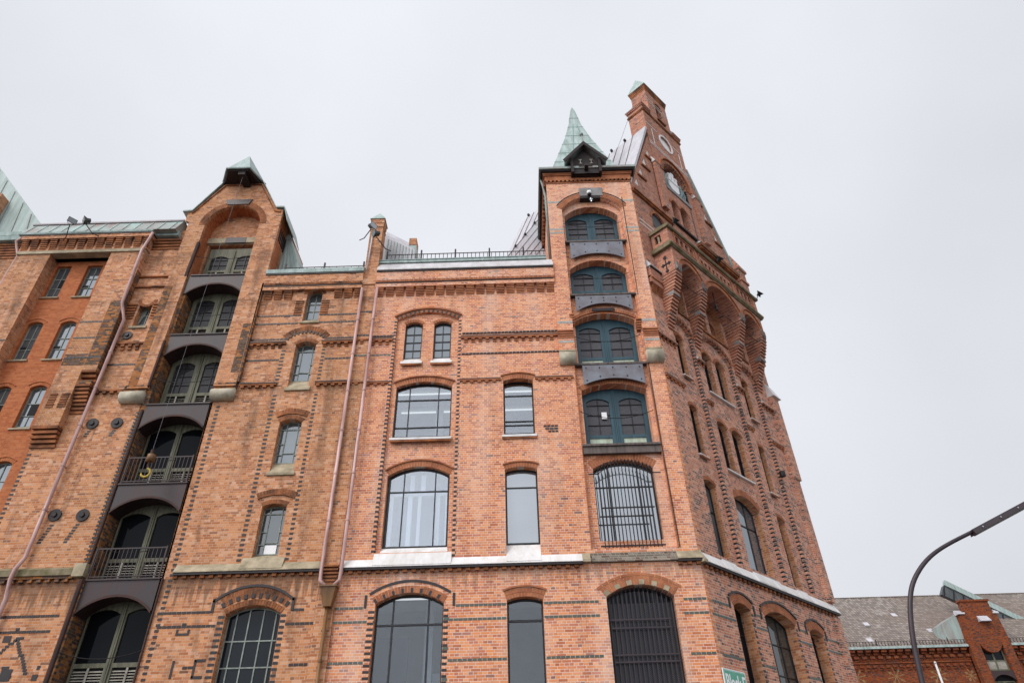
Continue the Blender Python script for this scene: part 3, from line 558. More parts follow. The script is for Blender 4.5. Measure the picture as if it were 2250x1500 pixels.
# tower corner pilasters on stone rolls
up = MB()
for a, b in ((1.62, 2.2), (4.78, 5.3)): up.box(a, b, -.1, 0, 15.95, 23.9)
pass
A.put(MB().wall([(1.62, 15.95), (2.2, 15.95), (2.2, 23.25)]+arc(2.2, 4.74, 23.35, .76)+[(4.74, 23.25), (4.74, 15.95), (5.3, 15.95), (5.3, 24.98), (1.62, 24.98)], [], -.1, 0), 'tower_pilasters', M['orange'])
for a, b in ((1.62, 2.2), (4.74, 5.32)):
    st_ = MB().tube([(a, -.04, 15.63), (b, -.04, 15.63)], .27, 20); A.put(st_, 'stone_roll', M['pale'], True)
    A.put(MB().box(a, b, -.16, 0, 15.9, 15.96), 'roll_cap', M['stone'])
g = MB()
for a, b in ((1.62, 2.2), (4.74, 5.3)):
    for z in (17.2, 16.3, 21.9, 22.1, 23.75): band(g, a, b, z, -.106, -.1, .1, .19)
A.put(g, 'grey_green_bands', simple('pale_glazed_brick', lin('a7a9a4'), lin('7f8a84'), 5, .4))
c = MB()
for a, b in ((1.62, 2.2), (4.74, 5.3)):
    for j in range(4): c.box(a, b, -.1-.016*(j+1), -.1, 16.5+.1*j, 16.56+.1*j)
for j in range(5): c.box(4.56, 4.76, -.03*(j+1), .13, 16.88+.09*j, 16.94+.09*j); c.box(2.1, 2.28, -.03*(j+1), .13, 17.2+.09*j, 17.26+.09*j)
A.put(c, 'corbelled_bricks', M['trim'])
# tower cornice and eaves
def ring_box(mb, x0, x1, y0, y1, z0, z1, e): mb.box(x0-e, x1+e, y0-e, y1+e, z0, z1)
TY1 = 4.1; m_ = MB(); ring_box(m_, 1.62, 5.3, -.1, TY1, 24.98, 25.05, .03); ring_box(m_, 1.62, 5.3, -.1, TY1, 25.14, 25.19, .07); ring_box(m_, 1.62, 5.3, -.1, TY1, 25.193, 25.43, .05); ring_box(m_, 1.62, 5.3, -.1, TY1, 25.433, 25.49, .1); ring_box(m_, 1.62, 5.3, -.1, TY1, 25.493, 25.57, .13)
A.put(m_, 'tower_cornice', M['trim'])
m_ = MB(); x = 1.6
while x < 5.25: m_.box(x, x+.1, -.17, -.1, 25.053, 25.137); x += .18
y = .0
while y < TY1: m_.box(1.5, 1.62, y, y+.12, 24.98, 25.43); y += .26
A.put(m_, 'dentils', M['trimtan'])
m_ = MB(); ring_box(m_, 1.62, 5.3, -.1, TY1, 25.573, 25.66, .22); A.put(m_, 'eaves_board', M['iron'])
m_ = MB(); ring_box(m_, 1.62, 5.3, -.1, TY1, 25.663, 25.78, .3); A.put(m_, 'eaves_gutter', M['copperdk'])
A.put(MB().box(TX0, TX1-.6, .61, TY1, 19.5, 25.09), 'tower_body', M['orange'])
A.put(MB().tube([(1.38, .2, 25.9), (1.5, .2, 25.2), (1.58, .3, 24.6), (1.58, .3, 20.8)], .055, 8), 'downpipe', M['copperdk'], True)
# spire: concave four-sided copper pyramid
sp_ = MB(); prof_ = [(25.78, 1.95), (26.3, 1.64), (28.2, 1.14), (30.2, .64), (31.7, .33), (33.2, .12), (33.65, .02)]; cxs, cys = 3.5, 2.05
for z, r in prof_:
    sp_.v += [(cxs-r, cys-r*1.0, z), (cxs+r, cys-r, z), (cxs+r, cys+r, z), (cxs-r, cys+r, z)]
for k in range(len(prof_)-1):
    for j in range(4): sp_.f.append((4*k+j, 4*k+(j+1) % 4, 4*k+4+(j+1) % 4, 4*k+4+j))
A.put(sp_, 'spire', M['copper'])
sm = MB()
def spr(z):
    for (z0, r0), (z1, r1) in zip(prof_, prof_[1:]):
        if z0 <= z <= z1: return r0+(r1-r0)*(z-z0)/(z1-z0)
for z in [26.5+.98*k for k in range(7)]:
    r = spr(z)+.012; sm.box(cxs-r, cxs+r, cys-r, cys+r, z, z+.018)
for t in (-.34, .34):
    P = [(cxs+t*r, cys-r-.01, z) for z, r in prof_[:5]]; sm.tube(P, .016, 4); P = [(cxs-r-.01, cys+t*r, z) for z, r in prof_[:5]]; sm.tube(P, .016, 4); P = [(cxs+r+.01, cys+t*r, z) for z, r in prof_[:5]]; sm.tube(P, .016, 4)
A.put(sm, 'spire_seams', simple('copper_seam', lin('7d958f'), None, rough=.6))
# wooden hoist dormer over the eaves
m_ = MB(); m_.wall([(2.8, 25.3), (4.0, 25.3), (4.0, 26.1), (3.4, 26.95), (2.8, 26.1)], [], -.36, -.3); m_.box(2.74, 2.86, -.5, .3, 25.3, 26.2); m_.box(3.96, 4.08, -.5, .3, 25.3, 26.2); m_.box(3.1, 3.7, -.42, -.36, 25.72, 25.84); m_.box(3.33, 3.49, -.66, .2, 25.5, 25.64); m_.box(2.84, 4.0, -.38, .3, 25.3, 25.36)
A.put(m_, 'hoist_dormer', M['darkwood'])
m_ = MB(); m_.wall([(2.46, 25.98), (3.4, 27.24), (4.34, 25.98), (4.3, 25.9), (3.4, 27.12), (2.5, 25.9)], [], -.62, 1.6); A.put(m_, 'dormer_roof', M['copperdk'])
A.put(MB().wall([(2.4, 25.94), (3.4, 27.2), (4.4, 25.94), (4.32, 25.8), (3.4, 26.96), (2.48, 25.8)], [], -.66, -.625), 'bargeboard', M['darkwood'])
A.put(MB().tube([(3.4, -.5, 27.15), (3.38, -.5, 27.8)], [.06, .025], 8).tube([(3.38, -.5, 27.78), (3.38, -.5, 27.84), (3.38, -.5, 27.92), (3.38, -.5, 27.97)], [.02, .09, .09, .02], 10), 'finial', M['copperdk'])
m_ = MB()
for x in (3.12, 3.6): m_.box(x+.055, x+.085, -.46, -.42, 25.9, 26.12).box(x, x+.14, -.46, -.42, 26.12, 26.15).box(x, x+.14, -.46, -.42, 25.87, 25.9)
A.put(m_, 'beam_ends', M['louvre'])
# tower ground/first floor windows with grilles
w = window(A, 2.42, 4.36, 9.0, 11.37, .3, .36, (.25, .75), (10.82,), gm='g_lt')
def grille(fr, x0, x1, z0, zs, rise, y, n, rails, ext=.25, head=True):
    m = MB()
    for k in range(n):
        x = x0+(x1-x0)*(k+.5)/n; zt = ztop(x, x0, x1, zs, rise)-.03
        m.tube([(x, y, z0), (x, y, zt-.12), (x, y-.05, zt)], .015, 6)
        if head: m.tube([(x, y-.05, zt), (x+.03, y-.08, zt-.12), (x, y, zt-.22)], .012, 5)
    for z, a, b in rails: m.box(a, b, y-.02, y+.02, z-.018, z+.018)
    if head: m.tube([(p[0], y-.02, p[1]-.22) for p in arc(x0+.05, x1-.05, zs, rise, 12)], .015, 5); m.tube([(x0-ext, y, zs-.22), (x0+.1, y, zs-.22)], .02, 6); m.tube([(x1-.1, y, zs-.22), (x1+ext, y, zs-.22)], .02, 6)
    return fr.put(m, 'window_grille', M['pole'] if not head else M['iron'])
grille(A, 2.5, 4.3, 8.74, 11.37, .3, .02, 16, [(10.0, 2.55, 4.2), (9.72, 2.5, 4.1), (8.8, 2.42, 4.36)])
A.put(MB().prof([(.34, 8.99), (.1, 8.75), (.1, 8.6), (.34, 8.6)], 2.42, 4.36), 'brick_sill', M['stone'])
A.put(MB().prof([(.16, 8.74), (.0, 8.6), (-.1, 8.3), (.16, 8.3)], 2.08, 4.7), 'dark_brick_sill', brick_mat('grey_klinker', [lin('5f5853'), lin('76706a'), lin('4c4643'), lin('827a72')], lin('a89a84'), darkp=.2, stain=.3))
ledge(A, 4.62, 5.36, 'stone_ledge', 'stone', cor=True)
A.put(MB().prof([(.02, 8.63), (-.175, 8.38), (-.175, 8.3), (.02, 8.3)], 1.832, 2.06), 'stone_stop', M['stone'])
w = window(A, 2.42, 4.36, 4.0, 7.32, .33, .34, (.25, .75), (6.6, 5.85), gm='g_dk', bw=.07)
grille(A, 2.44, 4.34, 3.8, 7.32, .33, .14, 15, [(6.72, 2.42, 4.2), (6.5, 2.5, 4.2), (5.8, 2.5, 4.3), (5.62, 2.5, 4.3)], head=False)
MB().box(2.42, 4.36, .28, .285, 4.0, 7.2).build('wire_screen', mesh_mat('black_wire_screen', lin('3a3b40'), lin('0c0d10'), 22, .3, spec=.3), w)
m_ = MB(); 
for k in range(0): pass
A.put(MB().tube([(4.82, -.115, 24.0), (4.8, -.1, 19), (4.76, -.02, 15.4), (4.74, -.015, 12), (4.76, -.015, 8.7)], .016, 5), 'cable_run', M['rust'])
A.put(MB().box(4.70, 4.715, -.03, .0, 8.7, 15.3).box(tl-.015, tl, -.03, 0, 8.7, 15.3), 'edge_moulding', M['trim'])
A.put(band(band(band(MB(), .9, 1.4, 12.9, -.008, .01, w=.13), .95, 1.4, 12.8, -.008, .01, w=.13), 1.05, 1.4, 12.7, -.008, .01, w=.13), 'dark_brick_patch', M['sootbr'])
# ================================================================ CORNER WAREHOUSE, gabled side front (frame B)
UW = 8.85
bays = [(1.2, 2.5, .5), (3.05, 5.42, .68), (6.02, 7.42, .5)]
bh = [hole(a, b, 8.72, 17.7, r) for a, b, r in bays]
lowh = [hole(1.44, 2.4, 3.9, 7.26, .14), hole(3.25, 5.22, 3.9, 7.26, .26), hole(6.2, 7.2, 3.9, 7.24, .15)]
logw = [hole(1.75, 2.6, 18.8, 20.4, .35), hole(3.62, 4.12, 18.85, 20.3, .25), hole(4.4, 5.5, 18.85, 20.1, .55), hole(6.35, 7.2, 18.8, 20.4, .35)]
B.put(MB().wall(rect(0, UW, ZB, 21.0), bh+lowh+logw, 0, .5), 'wall', M['dark'])
B.put(MB().wall(rect(0, UW, 21.0, 25.0), [hole(1.4, 2.42, 23.3, 23.85, .5), hole(6.4, 7.4, 23.3, 23.85, .5), rect(3.6, 4.2, 22.0, 24.0), rect(4.6, 5.2, 22.0, 24.0)], 0, .5), 'upper_wall', M['pinkish'])
nar = [(1.5, 1.98, 15.7, 17.4, .15), (6.3, 6.82, 15.7, 17.38, .15), (1.46, 1.95, 12.42, 14.22, .13), (6.24, 6.74, 12.42, 14.22, .13), (1.3, 2.1, 8.85, 11.26, .14), (6.08, 6.85, 8.85, 11.24, .14)]
dbl = [(3.28, 3.97, 15.7, 17.32, .28), (4.28, 4.95, 15.7, 17.32, .28), (3.2, 3.95, 12.42, 14.16, .2), (4.26, 5.0, 12.42, 14.16, .2), (3.15, 4.92, 8.85, 11.15, .32)]
hs = []
for a, b, z0, zs, r in nar+dbl: hs.append(hole(a, b, z0-(.12 if z0 > 9 else .14), zs, r))
for (a, b, r), sel in zip(bays, (lambda x: x < 2.6, lambda x: 3 < x < 5.6, lambda x: x > 6)):
    B.put(MB().wall(rect(a-.04, b+.04, 8.7, 18.6), [h for h in hs if sel(h[0][0])], .12, .5), 'window_bay', M['dark'])
for a, b, z0, zs, r in nar:
    window(B, a, b, z0, zs, r, .31 if z0 > 9 else .36, (), ((zs-.35,) if z0 > 9 else (10.4,)), gm='g_dk' if z0 > 9 else 'g_mid', fw=.04, sill=(.11, .05, .02, .03) if z0 > 9 else None)
for a, b, z0, zs, r in dbl[:4]:
    window(B, a, b, z0, zs, r, .36, (.5,), (zs-.3, zs-.9), gm='g_dk', fw=.04, bw=.03)
for z0, a, b in ((15.7, 3.2, 5.02), (12.42, 3.14, 5.06)): B.put(MB().prof([(.45, z0), (.02, z0-.12), (.02, z0-.17), (.45, z0-.17)], a, b), 'white_sill', M['white'])
window(B, 3.15, 4.92, 8.85, 11.15, .32, .42, (.36, .68), (10.5,), gm='g_lt')
for a, b, z0, zs, r in ((1.44, 2.4, 3.9, 7.26, .14), (3.25, 5.22, 3.9, 7.26, .26), (6.2, 7.2, 3.9, 7.24, .15)):
    window(B, a, b, z0, zs, r, .38, (.4, .7) if b-a > 1.5 else (), (6.62, 5.72) if b-a > 1.5 else (6.6,), gm='g_dm' if b-a > 1.5 else 'g_dk')
B.put(MB().wall(hole(3.62, 4.12, 18.85, 20.3, .25), [], .4, .5), 'blind_arch', M['pinkish'])
for h, gm in ((logw[0], 'g_dk'), (logw[3], 'g_dk')):
    window(B, h[1][0], h[0][0], 18.85, h[2][1], .3, .48, (.5,), (19.8,), gm=gm, fw=.04)
B.put(MB().wall(hole(4.4, 5.5, 18.85, 20.1, .55), [[(4.98+.36*math.cos(t*math.pi/10), 19.65+.42*math.sin(t*math.pi/10)) for t in range(20)]], .3, .5), 'blind_arch', M['pinkish'])
B.put(MB().ring(4.98, 19.65, .37, .46, .27, .3), 'oculus_surround', M['trim']); B.put(MB().box(4.5, 5.45, .45, .46, 19.1, 20.2), 'oculus_pane', M['g_dk'])
window(B, 1.4, 2.42, 23.3, 23.85, .5, .09, (.5,), (), gm='g_lt'); window(B, 6.4, 7.4, 23.3, 23.85, .5, .3, (.5,), (), gm='g_lt')
window(B, 3.6, 4.2, 22.0, 24.0, 0, .3, (.5,), (23.2,), gm='g_dk'); window(B, 4.6, 5.2, 22.0, 24.0, 0, .3, (.5,), (23.2,), gm='g_dk')
def lining(fr, h, y0, y1, mat='tan', e=.006):
    cxx = sum(p[0] for p in h)/len(h); czz = (max(p[1] for p in h)+min(p[1] for p in h))/2
    inn = [(p[0]+(e if p[0] < cxx else -e), p[1]+(e if p[1] < czz else -e)) for p in h]; m = MB(); n = len(h)
    m.v = [(p[0], y0, p[1]) for p in inn]+[(p[0], y1, p[1]) for p in inn]; m.f = [(k, (k+1) % n, n+(k+1) % n, n+k) for k in range(1, n)]; fr.put(m, 'brick_reveal', M[mat])
for a, b, z0, zs, r in nar+dbl: lining(B, hole(a, b, z0-.1, zs, r), .118, .27 if z0 > 9 else .32)
for h in lowh+logw: lining(B, h, -.001, .34)
# arches, edgings, bands
vs = MB()
for a, b, r in bays: voussoirs(vs, a, b, 17.7, r, .24, -.03, .02, .09)
for a, b, z0, zs, r in nar+dbl: voussoirs(vs, a, b, zs, r, .14 if b-a < 1 else .24, .10, .13)
for h in logw: voussoirs(vs, h[1][0], h[0][0], h[2][1], (.35 if h[1][0] != 4.4 else .55) if h[1][0] != 3.62 else .25, .13, -.02, .02)
voussoirs(vs, 1.4, 2.42, 23.85, .5, .14, -.03, .02); voussoirs(vs, 6.4, 7.4, 23.85, .5, .14, -.03, .02)
for a, b, zs, r in ((1.44, 2.4, 7.26, .14), (3.25, 5.22, 7.26, .26), (6.2, 7.2, 7.24, .15)):
    voussoirs(vs, a, b, zs, r, .12, -.02, .02); voussoirs(vs, a-.1, b+.1, zs+.1, r+.02, .14, -.008, .02)
B.put(vs, 'brick_arches', M['trim'])
vs = MB()
for a, b, zs, r in ((1.44, 2.4, 7.26, .14), (3.25, 5.22, 7.26, .26), (6.2, 7.2, 7.24, .15)):
    label_strip(vs, a-.1, b+.1, zs+.1, r+.03, .16, .06, -.04, .01); vs.box(a-.26, a-.19, -.03, 0, zs-.1, zs+.2); vs.box(b+.19, b+.26, -.03, 0, zs-.1, zs+.2)
    toothing(vs, b, b+.13, 4.0, zs, -.006, .14)
for (a, b, r) in bays:
    toothing(vs, b-.004, b+.125, 8.75, 17.75, -.006, .115); voussoirs(vs, a, b, 17.7, r, .12, -.036, .04, .09, alt=(0, 2))
B.put(vs, 'dark_brick_edging', M['sootbr'])
vs = MB()
for z in (5.73, 6.79):
    for a, b in ((.02, 1.42), (2.56, 3.23), (5.38, 6.18), (7.36, UW)): band(vs, a, b, z, -.007, .01)
for a, b in ((.02, 1.16), (7.48, UW), (2.68, 2.97), (5.5, 5.92)): band(vs, a, b, 7.17, -.007, .01)
for z0, z1 in ((8.8, 11.2), (12.5, 14.2)): toothing(vs, 1.2-.1+.06, 1.2, z0, z1, -.005, .02, .312); toothing(vs, 3.03, 3.1, z0, z1, .1, .13, .312)
B.put(vs, 'green_glazed_bands', M['green'])
c = MB()
segs = ((.0, 1.2), (2.62, 3.05), (5.54, 6.02), (7.54, UW))
for a, b in segs:
    c.mark(); c.box(a, b, -.1, 0, 16.7, 16.78); corbels(c, a, b, 16.5, 16.69, .24, .12, -.09, 0, 2, .05); c.mark(); c.box(a, b, -.08, 0, 14.84, 14.9); corbels(c, a, b, 14.76, 14.83, .24, .12, -.06, 0, 1, .05)
B.put(c, 'string_course', M['trim']); d = MB()
for a, b in segs: d.mark(); d.box(a, b, -.11, 0, 16.66, 16.69); d.mark(); d.box(a, b, -.09, 0, 14.902, 14.93)
B.put(d, 'sooty_edge', M['sootbr'])
B.put(MB().prof([(.0, 16.95), (-.1, 16.79), (.0, 16.79)], 2.62, 3.05).prof([(.0, 16.95), (-.1, 16.79), (.0, 16.79)], 5.54, 6.02).prof([(.0, 16.95), (-.1, 16.79), (.0, 16.79)], 7.54, UW), 'string_course_weathering', M['white'])
q = MB(); z = 0.0
while z < 25: q.box(-.004, .26 if int(z/.156) % 2 else .15, -.008, .02, z+.01, z+.15); z += .156
B.put(q, 'corner_quoins', M['orange'])
ledge(B, .16, UW+.1, 'ledge', cmat='trimtan', zf=8.28); B.put(MB().prof([(.02, 8.62), (-.19, 8.3), (-.19, 8.22), (.02, 8.22)], -.06, .157), 'ledge_stone', M['stone'])
for a, b in ((1.3, 2.1), (3.15, 4.92), (6.08, 6.85)): B.put(MB().prof([(.42, 8.86), (.0, 8.64), (-.168, 8.3), (.42, 8.3)], a, b), 'apron', M['white'])
# corbelled piers carrying the gallery
def pier(u0, u1):
    m = MB(); n = 18; z0 = 17.4; h = (19.98-z0)/n
    for k in range(n):
        t = (k+1)/n; t2 = min(1, t*1.04); y = -.86*(.75*t2+.25*(3*t2*t2-2*t2*t2*t2)); m.box(u0, u1, y, .02, z0+k*h+.045, z0+(k+1)*h)
    o = B.put(m, 'gallery_pier', M['pinkish']); m2 = MB()
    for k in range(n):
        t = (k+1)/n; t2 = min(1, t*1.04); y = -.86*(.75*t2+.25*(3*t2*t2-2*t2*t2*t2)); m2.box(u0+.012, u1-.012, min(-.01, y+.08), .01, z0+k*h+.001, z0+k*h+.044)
    m2.build('shadow_joint', M['trimtan'], o)  # darker inner strips put the shade between the courses into the colour
    MB().box(u0-.006, u1+.006, -.56, -.3, 18.8, 18.95).build('stone_block', M['grey'], o)
    s_ = MB(); s_.box(u0+.04, u1-.04, -.9, -.86, 19.92, 20.3)
    for k in range(7): s_.ring(u0+.1+(k % 2)*.2, 19.98+k*.045, .03, .055, -.93, -.9, 8)
    s_.build('carved_capital', M['grey'], o)
piers = [(.88, 1.3), (2.7, 3.1), (5.7, 6.1), (7.5, 7.92)]
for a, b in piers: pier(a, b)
ol = [(.88, 21.1), (.88, 19.98)]
for (a0, a1), (b0, b1), r in zip(piers, piers[1:], (.68, .8, .68)): ol += [(a1, 19.98)]+arc(a1, b0, 20.0, r)+[(b0, 19.98)]
ol += [(7.92, 19.98), (7.92, 21.1)]
B.put(MB().wall(ol, [], -.86, 0), 'gallery_arcade', M['pinkish'])
vs = MB()
for (a0, a1), (b0, b1), r in zip(piers, piers[1:], (.68, .8, .68)): voussoirs(vs, a1, b0, 20.0, r, .2, -.885, -.85, .1); label_strip(vs, a1, b0, 20.0, r, .22, .05, -.93, -.86)
B.put(vs, 'brick_arches', M['trim'])
for (a0, a1), (b0, b1) in zip(piers, piers[1:]): B.put(MB().tube([(a1, -.6, 19.75), (b0, -.6, 19.75)], .012, 5), 'tie_rod', M['iron'])
B.put(MB().tube([(4.2, -.6, 19.75), (4.2, -.6, 20.1), (4.2, -.6, 20.7)], [.05, .02, .03], 8).ring(4.2, 19.95, .06, .09, -.63, -.57, 10), 'hanging_ornament', M['iron'])
B.put(MB().box(1.9, 2.68, -.06, 0, 18.68, 18.78).mark().box(3.55, 5.6, -.06, 0, 18.68, 18.78).mark().box(6.2, 7.3, -.06, 0, 18.68, 18.78), 'gallery_sill', M['trimtan'])
B.put(MB().prof([(0, 21.1), (-.9, 21.1), (-1.0, 21.18), (-1.0, 21.26), (-.88, 21.32), (0, 21.32)], .72, 8.08), 'gallery_ledge', M['moss'])
hs = []
for a, b in ((1.35, 2.75), (3.2, 5.65), (6.15, 7.5)):
    n = int((b-a)/.29); w = (b-a)/n
    for k in range(n): hs.append(hole(a+k*w+.055, a+(k+1)*w-.055, 21.66, 21.98, .1, 6))
B.put(MB().wall(rect(.85, 7.95, 21.32, 22.2), hs, -.86, -.66), 'parapet', M['pinkish'])
pm = MB()
for a, b in ((1.3, 2.8), (3.15, 5.7), (6.1, 7.55)): pm.mark(); pm.wall([(a-.06, 21.52), (b+.06, 21.52), (b+.06, 22.18), (a-.06, 22.18)], [rect(a, b, 21.58, 22.12)], -.9, -.86)
B.put(pm, 'parapet_panel_frame', M['trim'])
bal = MB()
for h in hs:
    pass
for x in (.85, 7.75): B.put(MB().box(x, x+.2, -.655, -.05, 21.32, 21.6).box(x, x+.2, -.655, -.5, 21.6, 22.2).box(x, x+.2, -.2, -.05, 21.6, 22.2).box(x, x+.2, -.5, -.2, 22.05, 22.2), 'side_parapet', M['pinkish']); B.put(MB().tube([(x+.1, -.35, 21.6), (x+.1, -.35, 21.75), (x+.1, -.35, 22.05)], [.09, .05, .06], 10), 'baluster', M['stone'])
B.put(MB().prof([(-.02, 22.2), (-.96, 22.2), (-1.0, 22.26), (-.98, 22.33), (-.6, 22.38), (-.02, 22.38)], .76, 8.04), 'parapet_coping', M['moss'])
# fleur ornament on the pier side
o_ = MB().box(.855, .88, -.5, -.46, 19.95, 20.75).box(.855, .88, -.66, -.3, 20.33, 20.38)
for y_, z_ in ((-.48, 20.72), (-.62, 20.355), (-.34, 20.355), (-.48, 20.0)): o_.box(.85, .882, y_-.075, y_+.075, z_-.03, z_+.03).box(.85, .884, y_-.03, y_+.03, z_-.08, z_+.08)
B.put(o_, 'iron_cross_anchor', M['iron'])
cornice(B, .1, .86, wmat='pinkish', off=.1); cornice(B, 7.95, UW, wmat='pinkish', off=.1)
# far corner pier with white cap and small turret
B.put(MB().box(8.4, 8.86, -.1, .3, ZB, 8.1).box(8.4, 8.86, -.12, .3, 8.64, 13.5).box(8.38, 8.9, -.2, .3, 13.5, 17.4), 'corner_pier', M['dark'])
B.put(MB().hexa([(8.35, -.32, 17.4), (9.0, -.32, 17.4), (9.0, .4, 17.4), (8.35, .4, 17.4), (8.4, -.05, 18.1), (8.86, -.05, 18.1), (8.86, .4, 18.1), (8.4, .4, 18.1)]), 'pier_cap', M['white'])
m_ = MB().box(8.7, 9.35, -.25, .5, 22.4, 24.4).box(8.64, 9.41, -.31, .56, 24.403, 24.55).box(8.7, 9.35, -.25, .5, 24.553, 25.2).box(8.62, 9.43, -.33, .58, 25.203, 25.35); i = len(m_.v)
m_.v += [(8.62, -.33, 25.352), (9.43, -.33, 25.352), (9.43, .58, 25.352), (8.62, .58, 25.352), (9.02, .12, 26.6)]; m_.f += [(i, i+1, i+4), (i+1, i+2, i+4), (i+2, i+3, i+4), (i+3, i, i+4)]
B.put(m_, 'corner_turret', M['pinkish'])
# ---- gable
def tri(p): return list(p)
gh = [tri([(2.05, 28.75), (2.42, 28.75), (2.42, 29.55)]), tri([(1.5, 27.6), (1.98, 27.6), (1.86, 28.4)]), tri([(.98, 26.45), (1.42, 26.45), (1.32, 27.2)]), tri([(.5, 25.45), (.85, 25.45), (.78, 26.0)])]
rg = [tri([(6.45, 28.75), (6.82, 28.75), (6.45, 29.55)]), tri([(6.9, 27.6), (7.38, 27.6), (7.02, 28.4)]), tri([(7.46, 26.45), (7.9, 26.45), (7.56, 27.2)])]
B.put(MB().wall([(.1, 25.0), (2.72, 25.0), (2.72, 30.85), (2.55, 30.5)], gh, .0, .5), 'gable_shoulder', M['pinkish'])
B.put(MB().wall([(6.15, 25.0), (8.78, 25.0), (6.35, 30.5), (6.15, 30.85)], rg, .0, .5), 'gable_shoulder', M['pinkish'])
B.put(MB().wall([(.3, 25.2), (2.7, 25.2), (2.7, 30.4)], [], .03, .07), 'white_niche_back', M['white']); B.put(MB().wall([(6.2, 25.2), (8.5, 25.2), (6.2, 30.3)], [], .03, .07), 'white_niche_back', M['white'])
lm = MB()
for p in gh[:3]: lm.mark(); lm.box(p[0][0]-.1, p[1][0]+.12, -.08, .0, p[0][1]-.14, p[0][1]-.02)
for p in rg: lm.mark(); lm.box(p[0][0]-.1, p[1][0]+.12, -.08, .0, p[0][1]-.14, p[0][1]-.02)
B.put(lm, 'lattice_sill', M['trimtan'])
for sgn in (0, 1):
    P = [(.1, 25.05), (2.55, 31.0), (2.7, 31.45)] if sgn == 0 else [(8.8, 25.05), (6.3, 30.75), (6.15, 31.05)]
    m_ = MB()
    for (a, b), (c_, d_) in zip(P, P[1:]):
        e = -.1 if sgn == 0 else .12
        m_.hexa([(a, -.06, b), (a+e, -.06, b+.08), (a+e, .62, b+.08), (a, .62, b), (c_, -.06, d_), (c_+e, -.06, d_+.08), (c_+e, .62, d_+.08), (c_, .62, d_)])
    B.put(m_, 'raked_coping', M['zinc'] if sgn == 0 else M['copper'])
circ = [(4.44+.5*math.cos(t*math.pi/12), 31.65+.5*math.sin(t*math.pi/12)) for t in range(24)]
B.put(MB().wall(rect(2.74, 6.13, 25.0, 33.1), [circ, hole(3.45, 5.42, 27.62, 28.7, .98, 16), hole(3.46, 4.02, 25.15, 26.35, .28), hole(4.2, 4.92, 25.15, 26.35, .32)], -.05, .62), 'gable', M['pinkish'])
B.put(MB().box(2.74, 3.5, .622, .9, 25.0, 33.098).mark().box(5.38, 6.13, .622, .9, 25.0, 33.098), 'gable_flank', M['pinkish'])
B.put(MB().ring(4.44, 31.65, .001, .497, .035, .07, 24), 'added_white_disc', M['whitem'])  # white disc set in place of the bright sky through the opening
B.put(MB().ring(4.44, 31.65, .505, .62, -.08, -.04, 28), 'round_opening_surround', M['white'])
for a, b, r in ((3.46, 4.02, .28), (4.2, 4.92, .32)): window(B, a, b, 25.15, 26.35, r, .4, (.5,), (26.1,), gm='g_dk', fw=.04)
vs = MB(); voussoirs(vs, 3.45, 5.42, 28.7, .98, .26, -.09, -.04, .09); label_strip(vs, 3.45, 5.42, 28.7, .98, .3, .09, -.17, -.05, 18); voussoirs(vs, 3.46, 4.02, 26.35, .28, .13, -.08, -.04); voussoirs(vs, 4.2, 4.92, 26.35, .32, .13, -.08, -.04)
B.put(vs, 'brick_arches', M['trim'])
vs = MB(); toothing(vs, 5.3, 5.43, 25.1, 28.7, -.062, .3); voussoirs(vs, 3.45, 5.42, 28.7, .98, .1, -.1, .2, .09, alt=(0, 2)); B.put(vs, 'dark_brick_edging', M['sootbr'])
B.put(MB().box(3.4, 5.5, -.1, .3, 27.35, 27.6), 'stone_panel', M['grey']); B.put(MB().wall(hole(3.46, 5.41, 27.63, 28.7, .97, 16), [], .45, .55), 'niche_back', M['pinkish'])
# coat of arms in the niche: generic shield, crown and scrollwork
cxm = 4.42; cr_ = MB(); cr_.wall([(cxm-.42, 28.55), (cxm-.42, 28.1), (cxm, 27.72), (cxm+.42, 28.1), (cxm+.42, 28.55)], [], .04, .18)
ca = B.put(cr_, 'coat_of_arms', M['whitem']); t_ = MB()
for k in range(16):
    a = math.pi*(.95+1.1*k/15); t_.ring(cxm+.8*math.cos(a), 28.45+.72*math.sin(a), .05, .11, .02, .16, 8)
for sx_ in (-1, 1):
    t_.tube([(cxm+sx_*.48, .1, 27.9), (cxm+sx_*.7, .1, 28.3), (cxm+sx_*.62, .1, 28.75), (cxm+sx_*.76, .1, 29.05)], [.07, .12, .09, .03], 8)
    t_.tube([(cxm+sx_*.8, .06, 27.85), (cxm+sx_*.9, .06, 28.2), (cxm+sx_*.72, .06, 28.6)], [.05, .08, .04], 8)
t_.build('scrollwork', M['crestg'], ca); t_ = MB()
for k in range(3): t_.box(cxm-.36+.27*k, cxm-.18+.27*k, .02, .18, 28.65, 28.98+.2*(k == 1)); t_.box(cxm-.39+.27*k, cxm-.15+.27*k, .01, .19, 28.95+.2*(k == 1), 29.1+.2*(k == 1))
t_.box(cxm-.44, cxm+.44, .01, .19, 28.56, 28.66); t_.build('castle_crest', M['whitem'], ca)
B.put(MB().box(2.48, 2.9, -.2, -.05, 25.3, 28.5), 'gable_pilaster', M['pinkish']); B.put(MB().prof([(-.26, 28.5), (-.05, 28.95), (-.05, 28.5)], 2.44, 2.94), 'pilaster_cap', M['white'])
B.put(MB().box(5.96, 6.38, -.2, -.05, 25.3, 28.5), 'gable_pilaster', M['pinkish']); B.put(MB().prof([(-.26, 28.5), (-.05, 28.95), (-.05, 28.5)], 5.92, 6.42), 'pilaster_cap', M['white'])
sb = MB()
for z, a, b in ((32.05, 2.74, 3.75), (32.05, 5.1, 6.13), (30.5, 2.74, 6.13), (30.35, 2.74, 6.13), (25.9, 2.9, 3.3), (27.62, 2.74, 3.3)): sb.mark(); sb.box(a, b, -.062, -.045, z, z+.05)
